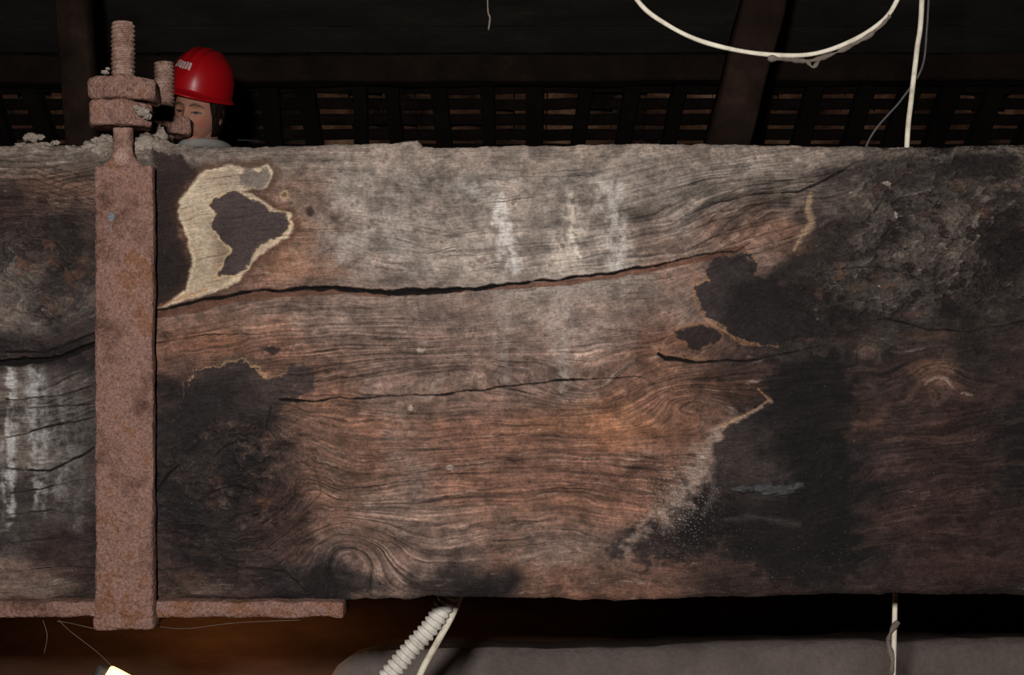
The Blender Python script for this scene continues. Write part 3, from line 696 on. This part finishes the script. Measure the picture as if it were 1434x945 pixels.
# ------------------------------------------------------------------ CABLES
D1 = 0.12
cab = empty('cable_loop')
lp = [W(px, py, D1) for (px, py) in [(850, -90), (868, -40), (897, 6), (930, 32), (975, 55), (1030, 70), (1085, 77), (1135, 76), (1180, 63), (1222, 40), (1250, 12), (1262, -30), (1240, -90), (1170, -140), (1080, -160), (960, -150), (890, -125), (852, -88)]]
tube('cable_sheath', lp, lambda s, u: 0.0035 + 0.0002 * math.sin(s * 60), M_cable, 12, cab, sub=12)
tube('dust_fringe', [W(px, py, D1) for (px, py) in [(1075, 81), (1110, 84), (1135, 85), (1165, 76), (1195, 62), (1225, 44), (1245, 22)]],
     lambda s, u: 0.0034 + 0.0030 * mnoise.noise(Vector((s * 90, 1, 0))) + 0.0012 * math.sin(s * 170), M_web, 8, cab, sub=14)
tube('dust_tail', [W(px, py, D1) for (px, py) in [(1130, 84), (1138, 94), (1147, 86)]], lambda s, u: 0.0026 + 0.0012 * math.sin(s * 400), M_web, 8, cab)
D2 = 0.27
tube('hanging_cable', [W(1296, -260, D2), W(1291, 0, D2), W(1284, 70, D2), (W(1276, 140, D2)), W(1270, 205, D2), W(1264, 400, D2), W(1257, 700, D2), W(1253, 860, D2), W(1252, 900, D2), W(1250, 1000, D2), W(1250, 1150, D2)], 0.0042, M_cable, 12, None, sub=10)
D2b = 0.30
tube('thin_grey_wire', [W(1320, -250, D2b), W(1302, -20, D2b), W(1298, 40, D2b), W(1291, 95, D2b), W(1262, 140, D2b), W(1215, 200, D2b), W(1190, 300, D2b)], 0.0018, M_wire, 8, None, sub=10)
tube('cobweb_strand', [W(683, -60, 0.1), W(683, 10, 0.1), W(686, 25, 0.1), W(684, 42, 0.1)], lambda s, u: 0.0012 + 0.0012 * abs(mnoise.noise(Vector((s * 120, 0, 0)))), M_web, 6)
tube('dust_wrap', [W(1258, 870, D2 - .01), W(1248, 884, D2 - .01), (W(1244, 900, D2)), W(1250, 925, D2 - .01), W(1246, 950, D2)], lambda s, u: 0.004 + 0.003 * mnoise.noise(Vector((s * 60, 0, 0))), M_web, 8)

D3 = 0.30
cond = empty('corrugated_conduit')
def ribs(s, u): return 0.0150 + 0.0022 * math.sin(2 * math.pi * s / 0.0105)
tube('ribbed_tube', [W(690, 700, D3), W(650, 790, D3), W(612, 865, D3), W(570, 915, D3), W(535, 960, D3), W(500, 1030, D3), W(480, 1120, D3)], ribs, M_conduit, 18, cond, sub=44)
tube('smooth_tube', [W(665, 780, D3 + .02), W(636, 855, D3 + .01), W(612, 900, D3), W(588, 945, D3), W(560, 1020, D3), W(540, 1120, D3)], 0.0056, M_cable, 12, cond, sub=10)

for i, pl in enumerate([[(82, 868), (100, 885), (135, 912), (160, 936)], [(60, 868), (66, 890), (62, 914)], [(215, 876), (260, 880), (330, 872), (420, 868)], [(80, 870), (96, 872), (131, 880)]]):
    tube('cobweb_strand.%03d' % (i + 1), [W(x, y, 0.01) for x, y in pl], 0.0003, M_web, 5)

# ------------------------------------------------------------------ ATTIC SHELL
u_ = Vector((0, -0.766, 0.643)); n_ = Vector((0, -0.643, -0.766)); O = Vector((0, 5.6, 1.05))
XW = 3.5
def quad_slab(name, pts, thick_dir, mat):
    p = [Vector(x) for x in pts]; t_ = Vector(thick_dir)
    v = p + [x + t_ for x in p]
    return new_obj(name, v, [(0, 1, 2, 3), (7, 6, 5, 4), (0, 4, 5, 1), (1, 5, 6, 2), (2, 6, 7, 3), (3, 7, 4, 0)], mat, False)
back = O - n_ * 0.20
rb = back + u_ * 6.0
quad_slab('ceiling', [(-XW, back.y, back.z), (XW, back.y, back.z), (XW, rb.y, rb.z), (-XW, rb.y, rb.z)], -n_ * 0.08, M_rafter)
quad_slab('ceiling_front', [(-XW, -3.6, 1.2), (XW, -3.6, 1.2), (XW, rb.y, rb.z), (-XW, rb.y, rb.z)], (0, -0.05, 0.08), M_rafter)
FZ = -1.6
quad_slab('floor', [(-XW, -3.6, FZ), (XW, -3.6, FZ), (XW, 5.8, FZ), (-XW, 5.8, FZ)], (0, 0, -0.1), M_wall)
quad_slab('wall_back', [(-XW, 5.72, FZ), (XW, 5.72, FZ), (XW, 5.72, 1.15), (-XW, 5.72, 1.15)], (0, 0.2, 0), M_wall)
quad_slab('wall_front', [(-XW, -3.6, FZ), (XW, -3.6, FZ), (XW, -3.6, 1.3), (-XW, -3.6, 1.3)], (0, -0.2, 0), M_wall)
for sx_, nm in ((-1, 'wall_left'), (1, 'wall_right')):
    p = [(sx_ * XW, -3.6, FZ), (sx_ * XW, 5.9, FZ), (sx_ * XW, 5.9, 1.15), (sx_ * XW, rb.y, rb.z + 0.05), (sx_ * XW, -3.6, 1.3)]
    v = p + [(x + sx_ * 0.2, y, z) for x, y, z in p]
    new_obj(nm, v, [(0, 1, 2, 3, 4), (9, 8, 7, 6, 5)] + [(i, (i + 1) % 5, (i + 1) % 5 + 5, i + 5) for i in range(5)], M_wall, False)

tiles = Acc(); batt = Acc(); raft = Acc()
for r in range(9):
    s = -0.05 + r * 0.112
    for k in range(38):
        x = -XW + 0.09 + k * 0.185
        c0 = O + u_ * (s + random.uniform(-.006, .006)) - n_ * (0.075 + random.uniform(0, .012)); c0.x = x
        tl = c0 + u_ * 0.16 - n_ * 0.02
        nseg = 5; vs = []
        for (cc) in (c0, tl):
            for j in range(nseg + 1):
                xx = (j / nseg - 0.5) * 0.178
                bow = -0.012 * math.cos(xx / 0.178 * math.pi)
                vs.append(cc + Vector((xx, 0, 0)) + n_ * bow)
        vs += [v_ - n_ * 0.012 for v_ in vs]
        m_ = nseg + 1
        fs = []
        for j in range(nseg):
            fs += [(j, j + 1, m_ + j + 1, m_ + j), (2 * m_ + j, 3 * m_ + j, 3 * m_ + j + 1, 2 * m_ + j + 1), (j, 2 * m_ + j, 2 * m_ + j + 1, j + 1)]
        if random.random() < 0.88: tiles.add((vs, fs))
    p = O + u_ * (s + 0.055) - n_ * 0.045
    batt.add(timber_geo((-XW, p.y, p.z), (XW, p.y + random.uniform(-.01, .01), p.z), 0.056, 0.03, seed=r, n=60, jit=0.008, side=u_))
for k in range(28):
    x = -XW + 0.1 + k * 0.252 + random.uniform(-.03, .03)
    lean = random.uniform(-.03, .07)
    p0 = O + u_ * -0.1; p0.x = x; p1 = O + u_ * 5.9; p1.x = x + lean * 6
    raft.add(timber_geo(p0, p1, random.uniform(.07, .10), 0.09, seed=k, n=50, jit=0.01, side=(1, 0, 0)))
tiles.make('roof_tiles', M_tile); batt.make('roof_battens', M_batten); raft.make('roof_rafters', M_rafter)
pl = Acc()
p = O + u_ * 0.69 + n_ * 0.12
pl.add(timber_geo((-XW, p.y, p.z), (XW, p.y, p.z + 0.02), 0.15, 0.14, n=50, jit=0.012)); pl.make('roof_purlin', mat_noise('sooty_purlin', [(0.3, (32, 25, 21)), (0.6, (54, 41, 34)), (0.8, (76, 58, 48))], scale=5, rough=0.95, bump=0.5, bscale=60))
bd = Acc()
for r in range(30):
    s = 0.86 + r * 0.172
    p = O + u_ * s + n_ * (0.06 + 0.006 * (r % 2))
    bd.add(timber_geo((-XW, p.y, p.z), (XW, p.y, p.z), 0.165, 0.02, seed=r + 40, n=40, jit=0.006, side=u_))
bd.make('roof_boarding', M_board)
st = Acc(); st.add(timber_geo(W(985, 330, 3.7), W(1085, -60, 3.2), 0.15, 0.17, n=24, jit=0.012)); st.make('roof_strut', M_dark_timber, True)
st = Acc(); st.add(timber_geo(W(126, 330, 3.7), W(92, -160, 3.2), 0.11, 0.12, n=24, jit=0.012)); st.make('roof_strut.001', M_dark_timber, True)

tt = Acc(); zt = W(0, 843, 1.6).z
tt.add(timber_geo((-XW, 1.75, zt - 0.30), (XW, 1.75, zt - 0.30), 0.30, 0.60, n=120, jit=0.012)); tt.make('tie_timber', M_brown, True)
prof = np.array([(430, 1250), (446, 1000), (458, 958), (472, 934), (490, 922), (515, 916), (600, 911), (880, 908), (960, 902), (1100, 898), (1428, 895), (2600, 892)], float)
vs, fs = [], []
xs2 = np.concatenate([np.linspace(430, 520, 36), np.linspace(525, 2600, 200)]); nrw = 26
for j in range(nrw):
    for i, x in enumerate(xs2):
        tp = np.interp(x, prof[:, 0], prof[:, 1]) + 2.0 * mnoise.noise(Vector((x / 40, 0, 0)))
        pt = W(x, tp, 1.2)
        if j < 4: q_ = pt + Vector((0, 0.25 * (1 - j / 4), -0.01 * (4 - j)))
        else:
            f = (j - 4) / (nrw - 5)
            q_ = Vector((pt.x, pt.y - 0.16 * f ** 0.8, pt.z * (1 - f) + (FZ) * f))
        q_ = q_ + mnoise.noise_vector(q_ * 7) * 0.008
        vs.append(q_)
nx = len(xs2)
fs = [(j * nx + i, j * nx + i + 1, (j + 1) * nx + i + 1, (j + 1) * nx + i) for j in range(nrw - 1) for i in range(nx - 1)]
new_obj('plastered_low_wall', vs, fs, M_plaster, True)

wk = Acc()
for i in range(5):
    wk.add(timber_geo((-XW, 2.38 + i * 0.17, -0.745), (XW, 2.38 + i * 0.17, -0.745), 0.16, 0.045, seed=i, n=50, jit=0.004))
wk.make('plank_walkway', M_dark_timber)

# ------------------------------------------------------------------ WORK LAMP
wl = empty('halogen_work_lamp')
base = W(174, 944, 0.75)
M_hous = mat_noise('lamp_housing', [(0.3, (40, 38, 36)), (0.7, (70, 66, 60))], scale=20, rough=0.5, bump=0.1)
M_em = bpy.data.materials.new('lamp_glass_glow'); M_em.use_nodes = True
be = M_em.node_tree.nodes['Principled BSDF']
be.inputs['Base Color'].default_value = (1, .8, .4, 1); be.inputs['Emission Color'].default_value = (1.0, 0.55, 0.18, 1); be.inputs['Emission Strength'].default_value = 3.2
lampo = empty('lamp_head', base + Vector((-0.005, 0.0, -0.055)), (math.radians(-20), math.radians(28), 0)); lampo.parent = wl
box_obj('housing', -.075, .075, -.03, .045, -.06, .045, M_hous, lampo, bev=0.01, seg=3)
box_obj('glass', -.05, .062, -.045, .05, -.045, .052, M_em, lampo, bev=0.006)
for k in range(5): box_obj('fin_%d' % k, -.07 + k * .033, -.064 + k * .033, .045, .065, -.05, .04, M_hous, lampo, bev=0.001)
tube('stand_leg', [(base.x, base.y, base.z - .1), (base.x, base.y, FZ)], 0.012, M_hous, 12, wl)
tube('stand_foot', [(base.x - .15, base.y, FZ + .015), (base.x + .15, base.y, FZ + .015)], 0.012, M_hous, 12, wl)
ld_ = bpy.data.lights.new('work_lamp_light', 'POINT'); ld_.energy = 2.6; ld_.color = (1, 0.56, 0.22); ld_.shadow_soft_size = 0.04
lo = bpy.data.objects.new('work_lamp_light', ld_); lo.location = base + Vector((0.0, 0.55, -0.02)); scene.collection.objects.link(lo); lo.parent = wl

# ------------------------------------------------------------------ PERSON
PS = 2.5
pxr = (286 - 717) * PS * 0.001
person = empty('person_in_red_helmet', (pxr, 2.72, -0.72), (0, 0, math.radians(-6)))
M_skin = bpy.data.materials.new('skin'); M_skin.use_nodes = True
nt = M_skin.node_tree; b = nt.nodes['Principled BSDF']
ac = nt.nodes.new('ShaderNodeAttribute'); ac.attribute_name = 'skin'
nt.links.new(ac.outputs['Color'], b.inputs['Base Color']); b.inputs['Roughness'].default_value = 0.55
b.inputs['Specular IOR Level'].default_value = 0.3
M_skin2 = mat_noise('hand_skin', [(0.3, (160, 114, 94)), (0.7, (184, 136, 114))], scale=20, rough=0.6, bump=0.1)
M_jacket = mat_noise('pale_jacket', [(0.3, (160, 156, 152)), (0.7, (196, 192, 188))], scale=10, rough=0.9, bump=0.2)
M_trous = mat_noise('dark_trousers', [(0.3, (36, 40, 52)), (0.7, (56, 62, 78))], scale=10, rough=0.9, bump=0.2)
M_boot = mat_noise('work_boots', [(0.3, (50, 36, 26)), (0.7, (80, 58, 42))], scale=10, rough=0.7, bump=0.2)
M_hair = mat_noise('dark_hair', [(0.3, (22, 15, 12)), (0.7, (48, 32, 24))], scale=60, rough=0.6, bump=0.5, stretch=(4, 4, .5))
M_helm = mat_noise('red_helmet_plastic', [(0.3, (178, 12, 22)), (0.7, (196, 18, 28))], scale=6, rough=0.35, bump=0.02, spec=0.5)
M_white = mat_noise('white_print', [(0.3, (210, 205, 200)), (0.7, (235, 230, 228))], scale=20, rough=0.5, bump=0.05)

head = empty('head_pose', (-0.004, -0.06, 1.508), (math.radians(13), math.radians(9), math.radians(-8))); head.parent = person
nu, nv = 140, 110
vs, fs, cols = [], [], []
skin = np.array([190, 138, 116.])
def g(x, s): return math.exp(-(x / s) ** 2)
for j in range(nv + 1):
    ph = math.pi * j / nv
    for i in range(nu):
        th = 2 * math.pi * i / nu
        nx_, ny_, nz_ = math.sin(ph) * math.sin(th), -math.sin(ph) * math.cos(th), math.cos(ph)
        x, y, z = nx_ * 0.076, ny_ * 0.094, nz_ * 0.118
        if z < 0:
            kk = (-z / 0.118)
            x *= 1 - 0.30 * kk ** 1.6
            if y > 0: y *= 1 - 0.35 * kk
            y -= 0.006 * kk
        if ny_ < 0:
            fr_ = min(1, -ny_ * 2.2)
            y *= 1 - 0.10 * g(x, .06) * fr_
            y -= fr_ * 0.023 * g(x, .0100 + max(0, -z) * .12) * (g(z + 0.032, .016) + 0.45 * g(z + 0.004, .024))
            y -= fr_ * 0.004 * g(x, .019) * g(z + .037, .008)
            for sgn in (-1, 1):
                y += fr_ * 0.013 * g(x - sgn * .030, .017) * g(z - .004, .013)
                y -= fr_ * 0.0065 * g(x - sgn * .031, .011) * g(z - .001, .0075)
                y -= fr_ * 0.005 * g(x - sgn * .030, .02) * g(z - .026, .008)
                y -= fr_ * 0.005 * g(x - sgn * .042, .018) * g(z + .030, .018)
            y -= fr_ * 0.0075 * g(x, .022) * (g(z + .062, .006) + 0.9 * g(z + .074, .006))
            y += fr_ * 0.003 * g(x, .024) * g(z + .068, .0022)
            y += fr_ * 0.004 * g(x, .03) * g(z + .085, .006)
            y -= fr_ * 0.008 * g(x, .022) * g(z + .102, .012)
        vs.append((x, y, z))
        c_ = skin.copy()
        if ny_ < 0:
            c_ += np.array([8, -14, -12]) * (g(abs(x) - .043, .018) * g(z + .03, .02)) + np.array([8, -10, -10]) * g(x, .012) * g(z + .032, .012)
            lipm = g(x, .021) ** 1 * max(g(z + .062, .005), g(z + .074, .006))
            c_ = c_ * (1 - lipm) + np.array([150, 80, 74]) * lipm
            lm = g(x, .02) * g(z + .068, .0016); c_ = c_ * (1 - lm) + np.array([80, 38, 34]) * lm
            for sgn in (-1, 1):
                xe = x - sgn * .031
                bz = .027 - 18 * xe * xe - 0.06 * sgn * xe
                bm_ = min(1, 1.3 * g(xe, .018) ** .6 * g(z - bz, .0034)) if abs(xe) < .024 else 0
                c_ = c_ * (1 - bm_ * .85) + np.array([58, 38, 30]) * bm_ * .85
                ez = .001 - 8 * xe * xe
                wm = min(1, 1.2 * g(z - (ez - .0035), .0024)) if abs(xe) < .013 else 0
                c_ = c_ * (1 - wm) + (np.array([60, 42, 34]) if abs(xe) < .0055 else np.array([168, 156, 146])) * wm
                em = min(1, 1.4 * g(z - ez, .0022)) if abs(xe) < .017 else 0
                c_ = c_ * (1 - em) + np.array([32, 20, 16]) * em
        if z > 0.068 or (y > 0.0 and z > -0.05): c_ = np.array([40, 27, 21.])
        cols.append(c_)
for j in range(nv):
    for i in range(nu):
        fs.append((j * nu + i, j * nu + (i + 1) % nu, (j + 1) * nu + (i + 1) % nu, (j + 1) * nu + i))
ho = new_obj('head', vs, [f[::-1] for f in fs], M_skin, True, head)
ca = ho.data.color_attributes.new('skin', 'FLOAT_COLOR', 'POINT')
ca.data.foreach_set('color', np.concatenate([lin(np.array(cols)), np.ones((len(cols), 1))], -1).astype(np.float32).ravel())
for sgn in (-1, 1):
    bm = bmesh.new(); bmesh.ops.create_uvsphere(bm, u_segments=20, v_segments=14, radius=1)
    for v in bm.verts:
        r_ = math.hypot(v.co.y, v.co.z)
        v.co = Vector((sgn * (.076 + v.co.x * sgn * .008 + 0.006 * r_), v.co.y * .017 + .008 + v.co.z * .004, v.co.z * .030 - .012))
    me_ = bpy.data.meshes.new('ear'); bm.to_mesh(me_); bm.free()
    for p in me_.polygons: p.use_smooth = True
    me_.materials.append(M_skin2); e_ = bpy.data.objects.new('ear_%s' % ('l' if sgn < 0 else 'r'), me_); scene.collection.objects.link(e_); e_.parent = head
vs, fs = [], []
for j in range(41):
    ph = math.pi * (0.02 + 0.70 * j / 40)
    for i in range(81):
        op = 56 + 18 * max(0, (j - 20) / 20)
        th = math.radians(op) + (2 * math.pi - math.radians(2 * op)) * i / 80
        f = 1 + 0.02 * math.sin(i * 2.3) + .015 * math.sin(j * .9 + i)
        x, y, z = math.sin(ph) * math.sin(th) * 0.083 * f, -math.sin(ph) * math.cos(th) * 0.102 * f, math.cos(ph) * 0.126
        vs.append((x, y, z))
fs = [(j * 81 + i, j * 81 + i + 1, (j + 1) * 81 + i + 1, (j + 1) * 81 + i) for j in range(40) for i in range(80)]
hr = new_obj('hair', vs, fs, M_hair, True, head)
sm = hr.modifiers.new('s', 'SOLIDIFY'); sm.thickness = 0.005

helm = empty('helmet_pose', (0, 0.006, 0.066), (math.radians(-6), math.radians(9), 0)); helm.parent = head
def helm_pt(th, ph, off=0.0):
    a_, b_, c_ = 0.106, 0.134, 0.146
    an = ph * math.pi / 2
    k = math.sin(an) ** 0.85
    x = math.sin(th) * k; y = -math.cos(th) * k
    z = math.cos(an) ** 0.9
    rid = 0.0
    for rx_ in (0, -0.32, 0.32):
        rid += 0.005 * math.exp(-((x - rx_) / .07) ** 2) * (1 if ph < .8 else max(0, (1 - ph) / .2)) * (1 if y > -0.75 else 0.5)
    return Vector((x * (a_ + off), y * (b_ + off), z * (c_ + off) + rid))
vs, fs = [], []
nt_, np_ = 96, 36
for j in range(np_ + 1):
    for i in range(nt_):
        vs.append(helm_pt(2 * math.pi * i / nt_, max(j / np_, .0008)))
for (ex, dz) in ((0.35, -0.006), (0.75, -0.010), (1.0, -0.014), (1.02, -0.018), (0.8, -0.018), (0.0, -0.014), (-0.12, -0.004)):
    for i in range(nt_):
        th = 2 * math.pi * i / nt_
        fr_ = max(0, math.cos(th))
        wbr = 0.010 + 0.026 * fr_ ** 2.2
        p = helm_pt(th, 1.0); d_ = Vector((math.sin(th), -math.cos(th), 0))
        vs.append(p + d_ * wbr * ex + Vector((0, 0, dz - 0.002 * fr_ ** 2 * max(ex, 0))))
tot = np_ + 1 + 7
fs = [(j * nt_ + i, j * nt_ + (i + 1) % nt_, (j + 1) * nt_ + (i + 1) % nt_, (j + 1) * nt_ + i) for j in range(tot - 1) for i in range(nt_)]
new_obj('helmet_shell', vs, [f[::-1] for f in fs], M_helm, True, helm)
wp = Acc()
for k in range(6):
    th0 = math.radians(-30 + k * 6.5)
    for (t0, t1, p0, p1) in ((0, 1.8, .60, .72), (0, 4.2, .60, .635), (2.6, 4.4, .64, .72)) if k % 2 else ((0, 1.8, .60, .72), (0, 4.2, .69, .72), (2.6, 4.4, .60, .70)):
        q4 = [helm_pt(th0 + math.radians(a1), b1 + .02, 0.0045) for a1, b1 in ((t0, p0), (t1, p0), (t1, p1), (t0, p1))]
        wp.add((q4, [(0, 1, 2, 3)]))
wp.make('helmet_print', M_white, False, helm)

def skinmesh(name, verts, edges, radii, mat, parent, root=0, sub=2):
    me_ = bpy.data.meshes.new(name); me_.from_pydata(verts, edges, []); me_.update()
    ob = bpy.data.objects.new(name, me_); scene.collection.objects.link(ob); ob.parent = parent
    me_.materials.append(mat)
    sk = ob.modifiers.new('skin', 'SKIN'); sk.use_smooth_shade = True
    for i, r in enumerate(radii):
        r2 = r if isinstance(r, tuple) else (r, r)
        me_.skin_vertices[0].data[i].radius = r2
        me_.skin_vertices[0].data[i].use_root = (i == root)
    sb = ob.modifiers.new('sub', 'SUBSURF'); sb.levels = sub; sb.render_levels = sub
    return ob
Bv = [(0, 0.02, .90), (0, .01, 1.05), (0, 0, 1.22), (0, 0.0, 1.33), (0, -.01, 1.39),
      (.15, 0, 1.32), (.21, .02, 1.10), (.17, -.18, 1.00), (.09, -.28, 1.06),
      (-.15, 0, 1.32), (-.21, .02, 1.10), (-.17, -.18, 1.00), (-.09, -.28, 1.06)]
Be = [(0, 1), (1, 2), (2, 3), (3, 4), (3, 5), (5, 6), (6, 7), (7, 8), (3, 9), (9, 10), (10, 11), (11, 12)]
Br = [(.15, .12), (.135, .11), (.155, .12), (.11, .09), .06, .065, .052, .043, .032, .065, .052, .043, .032]
skinmesh('jacket', Bv, Be, Br, M_jacket, person)
Lv = [(0, .02, .92), (.09, .02, .84), (.10, -.01, .48), (.10, .03, .10), (-.09, .02, .84), (-.10, -.01, .48), (-.10, .03, .10)]
skinmesh('trousers', Lv, [(0, 1), (1, 2), (2, 3), (0, 4), (4, 5), (5, 6)], [(.145, .115), .09, .062, .055, .09, .062, .055], M_trous, person)
for sgn in (-1, 1):
    skinmesh('boot_%s' % ('l' if sgn < 0 else 'r'), [(sgn * .10, .03, .16), (sgn * .10, .04, .05), (sgn * .105, -.07, .045), (sgn * .11, -.15, .038)], [(0, 1), (1, 2), (2, 3)], [.055, .05, .045, .036], M_boot, person)
skinmesh('neck', [(0, 0.0, 1.34), (0, -.015, 1.40), (0, -.045, 1.48)], [(0, 1), (1, 2)], [.062, .054, .056], M_skin2, person)
tube('collar', [(0.078 * math.cos(t_), -0.008 + 0.074 * math.sin(t_), 1.385 - 0.008 * math.sin(t_)) for t_ in [2 * math.pi * k / 12 for k in range(13)]], 0.017, M_jacket, 10, person)
for sgn in (-1, 1):
    wv = Vector((sgn * .085, -.29, 1.065)); vv = [wv, wv + Vector((-sgn * .02, -.045, .005))]
    ee = [(0, 1)]; rr = [.022, (.034, .015)]
    for k, (off, ln) in enumerate(((.026, .058), (.009, .068), (-.009, .064), (-.026, .05))):
        i0 = len(vv)
        b0 = wv + Vector((-sgn * (.02 + off * .3), -.075, .005 + off))
        vv += [b0, b0 + Vector((-sgn * ln * .35, -ln * .45, -.004)), b0 + Vector((-sgn * ln * .8, -ln * .55, -.006))]
        ee += [(1, i0), (i0, i0 + 1), (i0 + 1, i0 + 2)]; rr += [.009, .0085, .0072]
    i0 = len(vv); b0 = wv + Vector((-sgn * .03, -.03, .03))
    vv += [b0, b0 + Vector((-sgn * .025, -.02, .018))]; ee += [(1, i0), (i0, i0 + 1)]; rr += [.011, .009]
    skinmesh('hand_%s' % ('l' if sgn < 0 else 'r'), [tuple(v) for v in vv], ee, rr, M_skin2, person, sub=1)
box_obj('notebook', -.075, .075, -.40, -.385, .98, 1.15, M_white, person, bev=.003)

# ------------------------------------------------------------------ LIGHTS
fl = bpy.data.lights.new('camera_flash', 'AREA'); fl.energy = 82; fl.shape = 'RECTANGLE'; fl.size = 0.10; fl.size_y = 0.08; fl.color = (1, 0.98, 0.95)
fo = bpy.data.objects.new('camera_flash', fl); fo.location = (-0.16, -2.12, 0.24); scene.collection.objects.link(fo)
dirv = Vector((0, 0.3, 0.0)) - fo.location
fo.rotation_euler = dirv.to_track_quat('-Z', 'Y').to_euler()
w = bpy.data.worlds.new('World'); scene.world = w; w.use_nodes = True
w.node_tree.nodes['Background'].inputs['Color'].default_value = (0.5, 0.55, 0.6, 1); w.node_tree.nodes['Background'].inputs['Strength'].default_value = 0.02

# ------------------------------------------------------------------ CAMERA
cam = bpy.data.cameras.new('camera'); cam.sensor_width = 36; cam.lens = 36 * CAMD / 1.434; cam.clip_start = 0.05
cao = bpy.data.objects.new('camera', cam); cao.location = (0, -CAMD, 0); cao.rotation_euler = (math.radians(90), 0, 0)
scene.collection.objects.link(cao); scene.camera = cao
